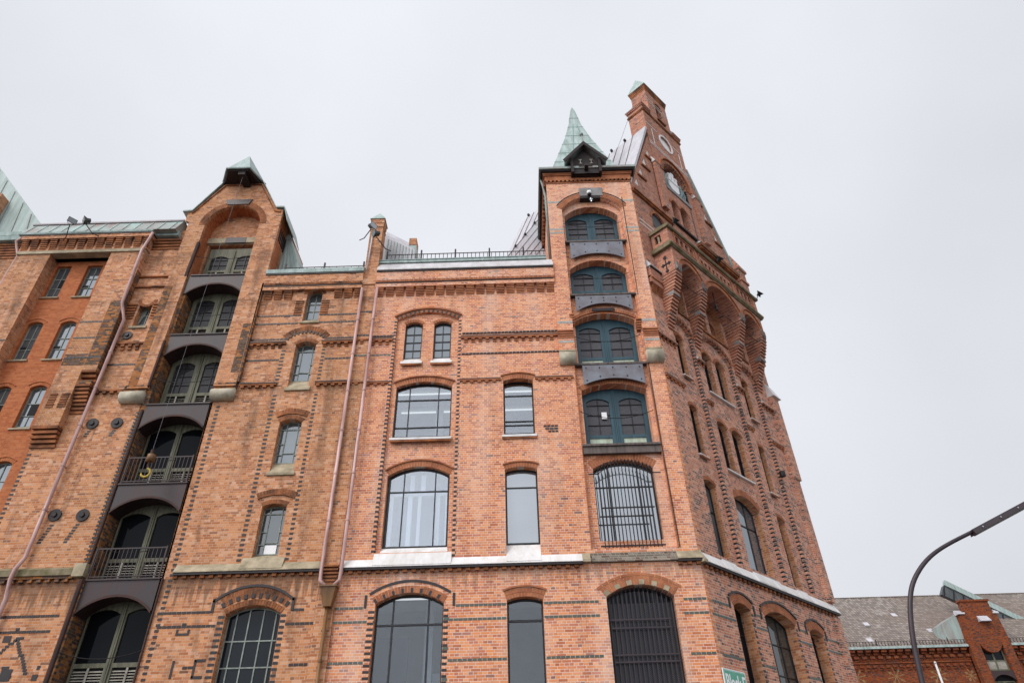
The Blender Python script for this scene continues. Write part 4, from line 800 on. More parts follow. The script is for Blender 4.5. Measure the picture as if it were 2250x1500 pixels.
for z, a, b in ((23.0, .3, 3.4), (22.75, .3, 3.4), (23.0, 5.4, 8.6), (22.75, 5.4, 8.6)): sb.mark(); sb.box(a, b, -.012, .005, z, z+.05)
for z in (34.75, 35.0): sb.mark(); sb.box(3.5, 5.44, -.062, -.045, z, z+.04)
for x in (3.2, 5.65): sb.mark(); sb.box(x, x+.05, -.062, -.045, 30.65, 31.9)
B.put(sb, 'pale_string_line', M['white'])
# gable top: cornice, neck with niche, pyramid cap, shoulder piers
m_ = MB(); m_.box(2.7, 6.17, -.09, .93, 33.1, 33.16).box(2.67, 6.2, -.12, .95, 33.163, 33.22).box(2.74, 6.13, -.05, .9, 33.223, 33.3)
B.put(m_, 'gable_cornice', M['trimtan'])
for a, b in ((2.6, 3.46), (5.5, 6.28)):
    m_ = MB().box(a+.12, b-.05, -.05, .9, 33.3, 33.5).box(a+.07, b, -.09, .95, 33.503, 33.58).box(a+.04, b, -.12, .98, 33.583, 33.65); B.put(m_, 'shoulder_pier', M['pinkish'])
    l_ = a < 3; B.put(MB().hexa([(a+.02, -.14, 33.653), (b+.02, -.14, 33.653), (b+.02, 1.0, 33.653), (a+.02, 1.0, 33.653), ((b-.1) if l_ else a, .2, 34.3), (b if l_ else a+.1, .2, 34.3), (b if l_ else a+.1, .7, 34.3), ((b-.1) if l_ else a, .7, 34.3)]), 'shoulder_cap', M['zinc'])
B.put(MB().wall(rect(3.5, 5.44, 33.3, 35.76), [hole(4.25, 4.8, 33.75, 35.0, .26)], -.05, .35).box(3.5, 5.44, .352, .9, 33.3, 35.76), 'gable_neck', M['pinkish'])
vs = MB(); voussoirs(vs, 4.25, 4.8, 35.0, .26, .13, -.08, -.04); B.put(vs, 'brick_arches', M['trim'])
B.put(MB().box(4.15, 4.9, -.14, -.05, 33.6, 33.72), 'niche_sill', M['trimtan']); B.put(MB().box(4.25, 4.8, .33, .345, 33.7, 35.45), 'niche_louvre', M['darkwood'])
m_ = MB(); 
for k in range(4): e = .015+.022*k; m_.box(3.5-e, 5.44+e, -.05-e, .9+e, 35.75+.11*k+.012, 35.75+.11*(k+1))
B.put(m_, 'neck_cornice', M['trimtan'])
m_ = MB(); m_.v = [(3.4, -.16, 36.2), (5.54, -.16, 36.2), (5.54, 1.02, 36.2), (3.4, 1.02, 36.2), (3.95, .6, 37.9), (4.15, .6, 37.85)]; m_.f = [(0, 1, 5, 4), (1, 2, 5), (2, 3, 4, 5), (3, 0, 4), (3, 2, 1, 0)]
B.put(m_, 'gable_cap', M['copper'])
# parapet mouldings at the foot of the gable
m_ = MB(); m_.mark(); m_.box(.12, 3.2, -.1, 0, 24.6, 24.68); m_.box(.12, 3.2, -.16, 0, 24.683, 24.78); m_.mark(); m_.box(5.3, 8.7, -.16, 0, 24.55, 24.63); m_.box(5.25, 8.72, -.22, 0, 24.65, 24.78)
B.put(m_, 'gable_moulding', M['trimtan']); B.put(MB().prof([(-.26, 24.783), (-.05, 24.95), (0, 24.95), (0, 24.783)], 5.2, 8.74), 'moulding_cap', M['white']); B.put(MB().box(3.3, 5.44, -.12, -.04, 24.9, 25.02), 'window_sill', M['darkwood'])
# roof of the gabled wing
m_ = MB(); m_.hexa([(.2, .5, 25.0), (8.7, .5, 25.0), (8.7, 9, 25.0), (.2, 9, 25.0), (2.6, .5, 31.5), (6.25, .5, 31.5), (6.25, 9, 31.5), (2.6, 9, 31.5)]); B.put(m_, 'wing_roof', M['zinc'])
m_ = MB()
for k in range(16):
    y = .75+.52*k; m_.hexa([(.18, y, 25.05), (.15, y, 25.05), (.15, y+.02, 25.05), (.18, y+.02, 25.05), (2.6, y, 31.5), (2.57, y, 31.5), (2.57, y+.02, 31.5), (2.6, y+.02, 31.5)])
B.put(m_, 'standing_seams', M['seam'])
m_ = MB()
for k in range(9): y = 1.2+.9*k; m_.box(2.48, 2.62, y, y+.1, 31.48, 31.62)
B.put(m_, 'snow_hooks', M['iron'])
B.put(MB().box(.55, UW-.1, .5, 11, ZB, 24.95), 'rear_body', M['orange']); A.put(MB().box(-5.3, 1.6, 4.6, 9, ZB, 20.2), 'rear_body', M['orange'])
# sign
SG = thing('block_sign', 'green enamel sign with white lettering Block E on the corner wall', 'sign', (5.27, 20, 0), R(45.1))
MB().wall([(.05, 4.72), (1.2, 4.72), (1.2, 5.4), (.05, 5.4)], [], -.045, -.02).build('sign_plate', M['whitem'], SG)
MB().wall([(.075, 4.745), (1.175, 4.745), (1.175, 5.375), (.075, 5.375)], [], -.049, -.0455).build('sign_face', M['signg'], SG)
MB().wall([(.09, 4.76), (1.16, 4.76), (1.16, 5.36), (.09, 5.36)], [[(.098, 4.768), (1.152, 4.768), (1.152, 5.352), (.098, 5.352)]], -.051, -.0492).build('sign_border', M['whitem'], SG)
tx = bpy.data.curves.new('lettering', 'FONT'); tx.body = 'Block E'; tx.size = .46; tx.extrude = .003; tx.offset = .008; tx.align_x = 'CENTER'
to = bpy.data.objects.new('tmp', tx); COL.objects.link(to); dg = bpy.context.evaluated_depsgraph_get(); me = bpy.data.meshes.new_from_object(to.evaluated_get(dg)); bpy.data.objects.remove(to)
lo = bpy.data.objects.new('lettering', me); COL.objects.link(lo); me.materials.clear(); me.materials.append(M['whitem']); lo.parent = SG; lo.location = (.625, -.054, 4.9); lo.rotation_euler = (R(90), 0, 0)
xs = [v.co.x for v in me.vertices]; lo.scale = (.98/(max(xs)-min(xs)), 1.15, 1)
# ================================================================ LEFT WAREHOUSE with rusty loading bays
LW = thing('brick_warehouse', 'weathered brown-orange brick warehouse with rusty steel loading bays and copper hoist gable on the left', 'building', (0, 20, 0)); Lf = Frame(LW)
# right wing between hoist gable and pier
RX0, RX1 = -10.55, -5.852
wins = [(-7.98, -7.38, 17.98, 19.06, .26), (-8.02, -7.27, 15.17, 16.64, .14), (-8.02, -7.26, 11.94, 13.37, .13), (-8.02, -7.25, 8.9, 10.36, .09)]
hs = [hole(a, b, z0-(.32 if i < 1 else .5 if i < 3 else .3), zs, r) for i, (a, b, z0, zs, r) in enumerate(wins)]+[hole(-8.42, -6.85, 3.5, 7.13, .24), hole(-8.3, -6.95, .5, 2.9, .2)]
Lf.put(MB().wall(rect(RX0, RX1, ZB, 20.0), hs, 0, .5), 'wall', M['tan'])
for i, (a, b, z0, zs, r) in enumerate(wins):
    vb = (.5,) if i == 0 else (.27, .77); hb = (18.4, 18.75) if i == 0 else (z0+.48, zs-.18)
    w = window(Lf, a, b, z0, zs, r, .26, vb, hb if i == 0 else (zs-.16,), fm='frameg', gm='g_mid' if i < 3 else 'g_dm', bw=.03, fw=.035)
    if i: MB().box(a+.27*(b-a), a+.77*(b-a), .225, .245, z0+.36, z0+.39).box(a+.02, a+.27*(b-a), .225, .245, z0+.7, z0+.73).box(a+.77*(b-a), b-.02, .225, .245, z0+.7, z0+.73).box(a+.02, a+.27*(b-a), .225, .245, z0+.3, z0+.33).box(a+.77*(b-a), b-.02, .225, .245, z0+.3, z0+.33).build('casement_bars', M['frameg'], w)
    if i < 3:
        d = .28 if i == 0 else .46
        MB().hexa([(a-.07, -.06, z0-d-.07), (b+.07, -.06, z0-d-.07), (b+.05, .24, z0-d-.07), (a-.05, .24, z0-d-.07), (a-.07, -.06, z0-d), (b+.07, -.06, z0-d), (b-.0, .23, z0-.004), (a+.0, .23, z0-.004)]).build('sill', M['stone'], w)
    else: MB().prof([(.24, z0-.005), (.0, 8.75), (-.16, 8.38), (.24, 8.38)], -8.28, -7.02).build('sill', M['stone'], w)
    if i == 3: MB().box(-7.78, -7.42, .235, .25, 8.93, 9.2).build('paper_notice', M['whitem'], w)
we = window(Lf, -8.42, -6.85, 3.5, 7.13, .24, .27, (.155, .385, .64, .87), (6.46, 5.77, 5.0, 4.2), fm='frameg', gm='g_dk', bw=.035, fw=.035)
window(Lf, -8.3, -6.95, .5, 2.9, .2, .27, (.33, .66), (2.3,), fm='frameg', gm='g_dk')
vs = MB()
for i, (a, b, z0, zs, r) in enumerate(wins): voussoirs(vs, a, b, zs, r, .14, -.012, .02)
voussoirs(vs, -8.42, -6.85, 7.13, .24, .16, -.02, .02); voussoirs(vs, -8.5, -6.77, 7.32, .26, .3, -.008, .02)
for z, x0_, x1_ in ((13.56, -8.14, -7.14), (10.6, -8.2, -7.05)): voussoirs(vs, x0_, x1_, z, .13, .22, -.01, .02); label_strip(vs, x0_, x1_, z, .13, .0, .04, -.05, .0)
voussoirs(vs, -8.36, -7.02, 16.9, .33, .26, -.02, .02)
Lf.put(vs, 'brick_arches', M['trimtan'])
vs = MB(); voussoirs(vs, -8.36, -7.02, 16.86, .3, .13, -.034, .02, .07, alt=(0, 2)); voussoirs(vs, -8.55, -6.7, 7.3, .26, .14, -.03, .02, .1, alt=(0, 2)); label_strip(vs, -8.8, -6.58, 7.42, .42, .05, .07, -.03, .01)
vs.mark(); vs.box(-8.87, -8.8, -.03, 0, 7.2, 7.58).box(-6.58, -6.51, -.03, 0, 7.2, 7.56)
toothing(vs, -8.46, -8.33, 8.65, 14.6, -.01, .01); toothing(vs, -7.01, -6.9, 8.65, 14.6, -.01, .01); toothing(vs, -8.5, -8.36, 14.95, 16.5, -.01, .01); toothing(vs, -7.02, -6.9, 14.95, 16.5, -.01, .01)
toothing(vs, -8.62, -8.44, 3.6, 7.2, -.012, .05); toothing(vs, -6.84, -6.7, 3.6, 7.2, -.012, .05); toothing(vs, -10.34, -10.22, 5.3, 14.1, -.01, .01)
Lf.put(vs, 'dark_brick_edging', M['sootbr'])
d = MB()
for z, a, b in ((18.0, -9.75, -8.05), (18.0, -7.35, RX1), (17.62, -9.75, -8.1), (17.64, -7.3, RX1), (16.88, -9.75, -8.4), (16.88, -6.98, RX1), (15.95, -9.75, -8.52), (15.95, -6.88, RX1), (7.18, -10.4, -8.87), (7.18, -6.51, -6.2), (6.8, -10.3, -8.64), (6.8, -6.68, RX1), (5.73, -9.3, -9.0), (5.73, -6.4, RX1)): band(d, a, b, z, -.012, .01)
d.mark(); d.box(-9.72, -9.34, -.014, .01, 6.6, 6.66).box(-9.72, -9.66, -.014, .01, 6.66, 6.76).box(-9.4, -9.34, -.014, .01, 6.66, 6.76).box(-9.6, -9.48, -.014, .01, 6.87, 6.93); d.mark(); d.box(-9.6, -9.54, -.014, .01, 5.5, 5.95).box(-9.0, -8.94, -.014, .01, 5.5, 5.95).box(-9.0, -8.7, -.014, .01, 5.48, 5.55).box(-9.0, -8.7, -.014, .01, 5.9, 5.97)
Lf.put(d, 'black_brick_pattern', M['sootbr'])
c = MB()
for a, b, z in ((-9.75, -8.38, 16.66), (-7.06, RX1, 16.66), (-9.7, -8.4, 14.86), (-7.04, RX1, 14.86)):
    c.mark(); c.box(a, b, -.1, 0, z, z+.06); corbels(c, a, b, z-.17 if z > 16 else z-.08, z-.003, .262, .125, -.09, 0, 2 if z > 16 else 1, .05)
for j in range(7):
    for a in (-8.36, -7.36): c.box(a, a+.3, -.02-.012*(j % 2), 0, 18.05+.11*j, 18.1+.11*j)
Lf.put(c, 'string_course', M['trimtan']); d = MB()
for a, b, z in ((-9.75, -8.38, 16.722), (-7.06, RX1, 16.722), (-9.7, -8.4, 14.922), (-7.04, RX1, 14.922), (-9.7, RX1, 19.39)): d.mark(); d.box(a, b, -.12 if z < 19 else -.172, 0, z, z+.03)
Lf.put(d, 'sooty_edge', M['sootbr'])
cornice(Lf, -9.72, RX1, mat='trimtan', wmat='tan', white=False, skip=((-8.45, -7.05),), off=.08); roof_rail(Lf, -9.2, RX1, 20.5, .22, .2, .3, 1.6, .01)
ledge(Lf, -10.2, RX1, 'ledge', 'stone', cmat='trimtan'); 
# downpipes, hopper
def pipe(fr, pts, r=.055, mat='pink', name='downpipe'):
    o = fr.put(MB().tube(pts, r, 10), name, M[mat], True); cl = MB()
    for (a, b) in zip(pts, pts[1:]):
        a, b = Vector(a), Vector(b); L_ = (b-a).length; n = int(L_/1.75)
        for k in range(1, n+1):
            p = a+(b-a)*(k/(n+1)); cl.tube([p-(b-a).normalized()*.03, p+(b-a).normalized()*.03], r*1.25, 10); cl.box(p.x-.015, p.x+.015, p.y, max(.0, p.y+.12), p.z-.02, p.z+.02)
    if cl.v: cl.build('pipe_clip', M[mat], o)
    return o
pipe(Lf, [(-5.81, -.2, 19.15), (-5.81, -.2, 8.2), (-5.8, -.22, 7.95), (-5.63, -.24, 7.78)]); pipe(A, [(-5.24, -.2, 19.15), (-5.23, -.2, 8.2), (-5.24, -.22, 7.95), (-5.4, -.24, 7.78)])
Lf.put(MB().hexa([(-5.6, -.32, 7.2), (-5.38, -.32, 7.2), (-5.38, -.1, 7.2), (-5.6, -.1, 7.2), (-5.72, -.4, 7.72), (-5.27, -.4, 7.72), (-5.27, -.1, 7.72), (-5.72, -.1, 7.72)]).box(-5.75, -5.24, -.43, -.1, 7.723, 7.77), 'rain_hopper', M['brown']); pipe(Lf, [(-5.5, -.2, 7.2), (-5.48, -.2, .2)], .05, 'brown')
pipe(Lf, [(-5.72, -.16, 22.0), (-5.74, -.16, 20.1)], .025, 'zinc', 'conduit')
# ---- hoist gable bay
HX0, HX1, GY = -12.9, -10.58, -.15
out_ = [(-13.62, 14.85), (HX0, 14.85), (HX0, 22.95)]+arc(HX0, HX1, 23.0, 1.15, 16)+[(HX1, 22.95), (HX1, 14.85), (-9.8, 14.85), (-9.72, 20.0), (-9.72, 23.8), (-10.0, 23.85), (-10.93, 25.55), (-12.6, 25.62), (-13.55, 23.82), (-13.8, 23.85), (-13.8, 23.3), (-13.62, 23.2)]
Lf.put(MB().wall(out_, [], GY, .0), 'hoist_gable', M['tan'])
Lf.put(MB().wall([(-13.62, 20.05), (HX0+.02, 20.05), (HX0+.02, 22.95)]+arc(HX0+.02, HX1-.02, 23.0, 1.14, 16)+[(HX1-.02, 22.95), (HX1-.02, 20.05), (-9.74, 20.05), (-9.74, 23.78), (-10.02, 23.83), (-10.95, 25.53), (-12.6, 25.6), (-13.5, 23.8), (-13.62, 23.8)], [], .003, .5), 'gable_reveal', M['red'])
Lf.put(MB().wall([(-13.6, 20.1), (-9.76, 20.1), (-9.76, 23.76), (-10.04, 23.8), (-10.97, 25.5), (-12.6, 25.58), (-13.48, 23.78)], [rect(-12.8, -10.68, 20.2, 22.4)], .5, 3.2), 'gable_body', M['tan'])
Lf.put(MB().box(-12.9, -10.55, .46, .499, 22.42, 22.46).box(-12.94, -12.13, .4, .499, 22.463, 22.74).box(-11.25, -10.57, .4, .499, 22.463, 22.74), 'stone_lintel', M['stone']); Lf.put(MB().box(-12.12, -11.26, .39, .499, 22.45, 22.76), 'steel_beam', M['steel'])
Lf.put(MB().wall([(-12.2, 24.18), (-11.28, 24.18), (-11.15, 24.48), (-12.33, 24.48)], [], -.2, -.14), 'iron_keystone', M['steel'])
vs = MB(); voussoirs(vs, HX0, HX1, 23.0, 1.15, .26, GY-.012, -.1); Lf.put(vs, 'brick_arches', M['trimtan'])
tr_ = [(-13.6, 23.68), (-12.56, 25.42), (-10.98, 25.42), (-10.08, 23.7), (-9.8, 23.62)]
m_ = MB()
for (a, b), (c_, d_) in zip(tr_, tr_[1:]): m_.hexa([(a, GY-.05, b), (a, GY-.05, b+.08), (a, GY, b+.08), (a, GY, b), (c_, GY-.05, d_), (c_, GY-.05, d_+.08), (c_, GY, d_+.08), (c_, GY, d_)])
Lf.put(m_, 'gable_trim', M['trimtan'])
cp = [(-14.0, 23.78), (-13.6, 23.82), (-12.66, 25.6), (-12.75, 25.66)]; cp2 = [(-10.92, 25.6), (-10.02, 23.88), (-9.66, 23.86), (-9.4, 23.0)]
for P in (cp, cp2):
    m_ = MB()
    for (a, b), (c_, d_) in zip(P, P[1:]): m_.hexa([(a, GY-.1, b), (a, GY-.1, b+.07), (a, 1.6, b+.07), (a, 1.6, b), (c_, GY-.1, d_), (c_, GY-.1, d_+.07), (c_, 1.6, d_+.07), (c_, 1.6, d_)])
    Lf.put(m_, 'copper_coping', M['copper'])
m_ = MB()
for k in range(5): m_.box(-9.745, -9.7, .1+.16*k, .15+.16*k, 22.2, 22.9)
Lf.put(m_, 'side_louvres', M['iron'])
hood = MB(); hood.v = [(-12.25, -1.0, 25.62), (-11.25, -1.0, 25.62), (-10.9, .0, 25.68), (-12.82, .0, 25.68), (-11.75, -.45, 27.1), (-11.85, 2.5, 27.2), (-10.9, 2.5, 25.68), (-12.82, 2.5, 25.68)]
hood.f = [(0, 1, 4), (1, 2, 4), (3, 0, 4), (4, 2, 6, 5), (4, 5, 7, 3)]; Lf.put(hood, 'copper_hood', M['copper'])
h2 = MB(); h2.hexa([(-12.2, -.92, 25.5), (-11.3, -.92, 25.5), (-10.98, .0, 25.5), (-12.74, .0, 25.5), (-12.26, -.97, 25.6), (-11.24, -.97, 25.6), (-10.92, .0, 25.66), (-12.8, .0, 25.66)]); h2.box(-11.75, -11.45, -.9, .1, 25.3, 25.5); Lf.put(h2, 'hood_soffit', M['darkwood'])
h3 = MB(); h3.tube([(-12.82, 0, 25.66), (-12.25, -1, 25.6), (-11.25, -1, 25.6), (-10.9, 0, 25.66)], .05, 6); Lf.put(h3, 'hood_gutter', M['copper'])
seamed(Lf, [(-10.0, 20.4), (-8.75, 21.2-.35), (-9.6, 23.3), (-10.0, 23.3)], .85, 3.0, 'side_roof', 'copper', 4, ((-9.8, 20.6), (-8.9, 20.9)), ((-9.75, 23.0), (-9.55, 23.0)))
# doors and steel aprons, floor by floor
LV = [20.17, 17.2, 14.17, 11.2, 8.17, 5.2]
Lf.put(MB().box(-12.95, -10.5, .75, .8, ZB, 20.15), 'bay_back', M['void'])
jm = MB()
for a, b in ((-13.0, -12.78), (-10.56, -10.5)): jm.mark(); jm.box(a, b, .0, .7, ZB, 20.0)
Lf.put(jm, 'bay_jamb', M['soot'])
for i, f in enumerate(LV):
    x0, x1 = -12.76, -10.57
    top = 22.2 if i == 0 else f+2.25
    w = loading_door(Lf, x0+.05, x1-.03, f+.02, top, .0 if i == 0 else .35, .6, lower=.5, blue=False, kind='meshd' if i < 3 else 'g_bk')
    zc, zk = f-.93, f-.45
    pl = plate(Lf, x0 if i else -12.85, x1, f, zc, zk, -.06, .52, 'steel', bolts=False)
    MB().wall([(x0, zc-.03)]+arc(x0, x1, zc-.03, zk-zc, 14)[1:]+arc(x0, x1, zc+.04, zk-zc, 14)[::-1], [], -.1, -.06).build('edge_rib', M['rust'], pl)
    Lf.put(MB().box(x0-.02, x1+.02, -.1, .3, f+.004, f+.05), 'floor_edge', M['steel'])
    if i in (3, 4):
        m_ = MB(); m_.box(x0+.05, x1-.02, -.09, -.06, f+.93, f+.97).box(x0+.05, x1-.02, -.09, -.06, f+.1, f+.13)
        for k in range(17): x = x0+.1+k*.127; m_.box(x-.009, x+.009, -.085, -.068, f+.08, f+.95)
        for x in (x0+.06, x1-.03): m_.box(x-.015, x+.015, -.1, -.06, f+.05, f+1.0)
        Lf.put(m_, 'guard_rail', M['steel'])
    chain(Lf, x0-.1, x1+.05, f+1.15 if i < 3 else f+1.05, .0, .2, .012)
m_ = MB(); m_.tube([(-12.83, -.14, 5.0), (-12.83, -.14, 8.2)], .07, 8).mark().tube([(-12.85, -.05, 8.7), (-12.85, -.05, 14.0)], .045, 8).mark().tube([(-12.86, -.16, 14.9), (-12.86, -.16, 16.9)], .05, 8).mark().tube([(-12.96, -.1, 20.1), (-12.92, -.1, 22.0)], .075, 8)
m_.mark().tube([(-10.5, -.04, 4.5), (-10.5, -.04, 8.2)], .03, 6)
Lf.put(m_, 'fender_pipe', M['rust'])
vs = MB(); toothing(vs, -13.06, -12.93, 8.7, 14.0, -.012, .02, .13, .06); Lf.put(vs, 'dark_brick_edging', M['sootbr'])
for a, b in ((-13.72, -12.95), (-10.56, -9.78)):
    Lf.put(MB().tube([(a, -.08, 14.5), (b, -.08, 14.5)], .23, 20), 'stone_roll', M['pale'], True)
    m_ = MB()
    for j in range(3): m_.box(a, b, -.1-.03*j, 0, 14.75+.08*j, 14.81+.08*j)
    Lf.put(m_, 'corbelled_brickwork', M['soot'])
# ---- left wing: wall, pilastered block, downpipes
Lf.put(MB().wall(rect(-15.2, HX0-.08, ZB, 22.85), [hole(-14.42, -13.92, 17.7, 19.05, .26)], 0, .5), 'wall', M['tan'])
Lf.put(MB().box(-13.6, HX0, -.004, 0, 14.95, 20).mark().box(-9.8, -9.3, -.004, 0, 15.0, 15.05), 'soot_strip', M['soot'])
w = window(Lf, -14.42, -13.92, 18.0, 19.05, .26, .3, (.5,), (18.45, 18.85), fm='frameg', gm='g_mid', bw=.03, fw=.03); MB().hexa([(-14.5, -.06, 17.63), (-13.84, -.06, 17.63), (-13.84, .29, 17.63), (-14.5, .29, 17.63), (-14.5, -.06, 17.72), (-13.84, -.06, 17.72), (-13.92, .28, 17.99), (-14.42, .28, 17.99)]).build('sill', M['stone'], w)
vs = MB(); voussoirs(vs, -14.42, -13.92, 19.05, .26, .13, -.02, .02); Lf.put(vs, 'brick_arches', M['trimtan'])
c = MB()
for z in (20.2, 19.66, 16.88): c.mark(); c.box(-14.95, -13.66, -.08, 0, z, z+.07)
corbels(c, -14.8, -13.66, 16.6, 16.85, .27, .13, -.09, 0, 2, .04); corbels(c, -14.8, -13.66, 14.72, 14.8, .27, .13, -.09, 0, 1, .04); c.mark(); c.box(-14.95, -13.66, -.09, 0, 14.81, 14.87)
for j in range(6): c.mark(); c.box(-14.85, -14.5, -.03-.01*j, 0, 18.1+.13*j, 18.16+.13*j); c.box(-13.86, -13.62, -.03-.01*j, 0, 18.1+.13*j, 18.16+.13*j)
Lf.put(c, 'string_course', M['trimtan'])
d = MB(); band(d, -14.8, -13.66, 15.95, -.012, .01); band(d, -15.1, -13.2, 7.2, -.012, .01); band(d, -15.2, -13.3, 6.78, -.012, .01); Lf.put(d, 'dark_string_course', M['sootbr'])
d = MB(); d.mark()
def dline(x0, z0, x1, z1, w=.1):
    n = max(2, int(math.hypot(x1-x0, z1-z0)/.078))
    for k in range(n): t = (k+.5)/n; x, z = x0+(x1-x0)*t, z0+(z1-z0)*t; z = round(z/.078)*.078; d.box(x-w/2, x+w/2, -.014-.0005*(k % 2), .01, z+.008, z+.074)
dline(-14.17, 6.6, -14.95, 5.75); dline(-14.15, 6.55, -13.55, 5.7); d.box(-14.55, -14.34, -.016, .01, 6.55, 6.72); d.box(-14.2, -13.98, -.016, .01, 6.62, 6.68); d.box(-13.35, -13.2, -.016, .01, 5.55, 5.7); d.box(-13.3, -13.22, -.016, .01, 5.82, 5.92); d.box(-14.3, -14.2, -.016, .01, 6.86, 6.93)
dline(-14.2, 5.9, -14.0, 5.6, .2); d.box(-14.25, -13.95, -.017, .01, 5.55, 5.85)
Lf.put(d, 'black_brick_ornament', M['sootbr'])
for x, z in ((-14.43, 13.53), (-13.59, 13.53), (-14.47, 10.27), (-13.59, 10.24), (-14.43, 17.3)):
    s_ = .9 if z > 17 else 1; Lf.put(MB().ring(x, z, .09*s_, .2*s_, -.05, 0, 16).ring(x, z, .0, .07*s_, -.09, 0, 10), 'wall_anchor_plate', M['iron'])
Lf.put(MB().box(-13.615, -13.3, GY-.004, GY, 14.9, 19.6).mark().box(-9.79, -9.72, GY, 0, 15.0, 19.6).mark().box(-10.1, -9.81, GY-.004, GY, 15.4, 17.6), 'soot_strip', M['soot'])
d = MB()
for x, z in ((-14.45, 10.0), (-13.65, 10.0), (-14.45, 13.3), (-13.6, 13.3)):
    d.mark()
    for k in range(7 if z < 11 else 3): d.box(x-.07-.03*k-.02*(k % 2), x+.05-.03*k, -.004, 0, z-.09*(k+1), z-.09*(k+1)+.065)
Lf.put(d, 'soot_streak', M['sootbr'])
Lf.put(MB().prof([(.02, 8.64), (-.17, 8.52), (-.17, 8.34), (.02, 8.34)], -19.5, -13.15), 'ledge', M['moss']); Lf.put(MB().box(-13.145, -12.8, -.22, 0, 8.28, 8.66), 'stone_stop', M['stone']); Lf.put(MB().box(-19.5, -13.15, -.12, 0, 8.26, 8.337), 'ledge_course', M['soot']); Lf.put(corbels(MB(), -19.5, -13.2, 8.17, 8.258, .265, .125, -.1, 0), 'ledge_corbels', M['soot'])
# recessed window field
rx0, rx1 = -18.72, -16.22; ry = .2
Lf.put(MB().wall(rect(-20.1, -15.2, ZB, 21.5), [rect(rx0, rx1, 9.0, 21.4)], .0, ry), 'wall', M['tan'])
rw = []
for z0, zs, r in ((19.6, 21.17, 0), (16.57, 18.13, .13), (13.67, 15.2, .12), (10.7, 12.2, .12)):
    for a, b in ((-18.62, -18.02), (-17.36, -16.74)): rw.append((a, b, z0, zs, r))
Lf.put(MB().wall(rect(rx0-.1, rx1+.1, 8.9, 21.6), [hole(a, b, z0-.12, zs, r) for a, b, z0, zs, r in rw], ry, .6), 'window_field', M['red'])
for i, (a, b, z0, zs, r) in enumerate(rw):
    w = window(Lf, a, b, z0, zs, r, ry+.16, (.48,), (z0+.45, z0+.95), fm='frameg', gm='g_mid', bw=.025, fw=.035, sill=(.12, .05, ry-.06, .07), sillm='stone')
    if i in (0, 4, 5, 6): MB().box(a+.35*(b-a) if i else a+.5*(b-a), b-.04, ry+.135, ry+.15, z0+(.48 if i else .46), z0+(.95)).build('open_casement', M['void'], w)
    if i in (1, 2, 3): MB().box(a+.04, a+.46*(b-a), ry+.135, ry+.15, z0+.48, z0+.6).build('tilted_sash', M['void'], w)
vs = MB()
for a, b, z0, zs, r in rw:
    if r: voussoirs(vs, a, b, zs, r, .13, ry-.01, ry+.02, .07); label_strip(vs, a, b, zs, r, .14, .03, ry-.03, ry)
Lf.put(vs, 'brick_arches', M['red'])
# projecting pilasters with corbelled feet
PY = -.3
Lf.put(MB().box(-20.08, rx0-.0, PY, 0, 12.9, 21.4), 'pilaster', M['tan']); Lf.put(MB().box(rx1-.02, -15.38, PY, 0, 13.35, 21.4), 'pilaster', M['tan']); Lf.put(MB().box(-15.377, -14.87, PY, 0, 15.6, 21.4), 'pilaster', M['tan'])
Lf.put(MB().box(-15.38, -14.87, PY-.004, PY, 15.8, 18.8).mark().box(-14.868, -14.862, PY, 0, 15.7, 20.4).mark().box(rx1, -15.4, PY-.004, PY, 15.8, 16.3), 'soot_strip', M['soot'])
def foot(x0, x1, z0, z1):
    n = int((z1-z0)/.13); m = MB(); m.mark()
    for k in range(n): m.box(x0, x1, PY*(k+1)/n, 0, z0+k*(z1-z0)/n+.045, z0+(k+1)*(z1-z0)/n)
    Lf.put(m, 'corbelled_foot', M['trimtan'])
foot(rx1-.02, -15.38, 12.6, 13.35); foot(-15.377, -14.87, 13.9, 15.0); Lf.put(MB().box(-15.377, -14.87, PY*.98, 0, 15.0, 15.15), 'foot_course', M['soot']); foot(-15.377, -14.87, 15.15, 15.6) if False else foot(-15.377, -14.87, 15.152, 15.6)
vs = MB(); toothing(vs, rx1, rx1+.12, 8.8, 12.55, -.01, .12); band(vs, rx1, -15.4, 17.75, PY-.01, PY); band(vs, rx1, -15.4, 17.0, PY-.01, PY); band(vs, rx1, -14.9, 16.1, PY-.014, PY); band(vs, -20.08, rx0, 17.0, PY-.01, PY); Lf.put(vs, 'dark_string_course', M['sootbr'])
m_ = MB(); m_.mark()
for j in range(6): m_.box(-16.1, -15.85, PY-.02-.012*(j % 2), PY, 14.05+.1*j, 14.11+.1*j); m_.box(-15.7, -15.42, PY-.02-.012*(j % 2), PY, 14.05+.1*j, 14.11+.1*j)
Lf.put(m_, 'corbelled_brickwork', M['trimtan'])
# lintel, boxed cornice with stepped corbels, copper gutter
Lf.put(MB().box(-20.1, -14.9, PY-.05, .2, 21.4, 21.55), 'stone_lintel', M['stone'])
blk = MB(); blk.mark(); x = -20.05
while x < -14.95:
    for j in range(6): blk.box(x, min(x+.28, -14.85), PY-.03-.022*j, PY+.02, 21.57+.088*j+.03, 21.57+.088*(j+1))
    x += .385
Lf.put(blk, 'corbel_table', M['trimtan'])
Lf.put(MB().box(-20.1, -14.85, PY-.02, 0, 21.553, 22.12).box(-20.12, -14.78, PY-.17, 0, 22.123, 22.3), 'cornice', M['tan']); Lf.put(MB().box(-20.14, -14.76, PY-.2, 0, 22.303, 22.35), 'drip_course', M['sootbr'])
Lf.put(MB().prof([(PY-.22, 22.353), (PY-.24, 22.43), (0, 22.46), (0, 22.353)], -20.3, -14.74), 'copper_gutter', M['copper'])
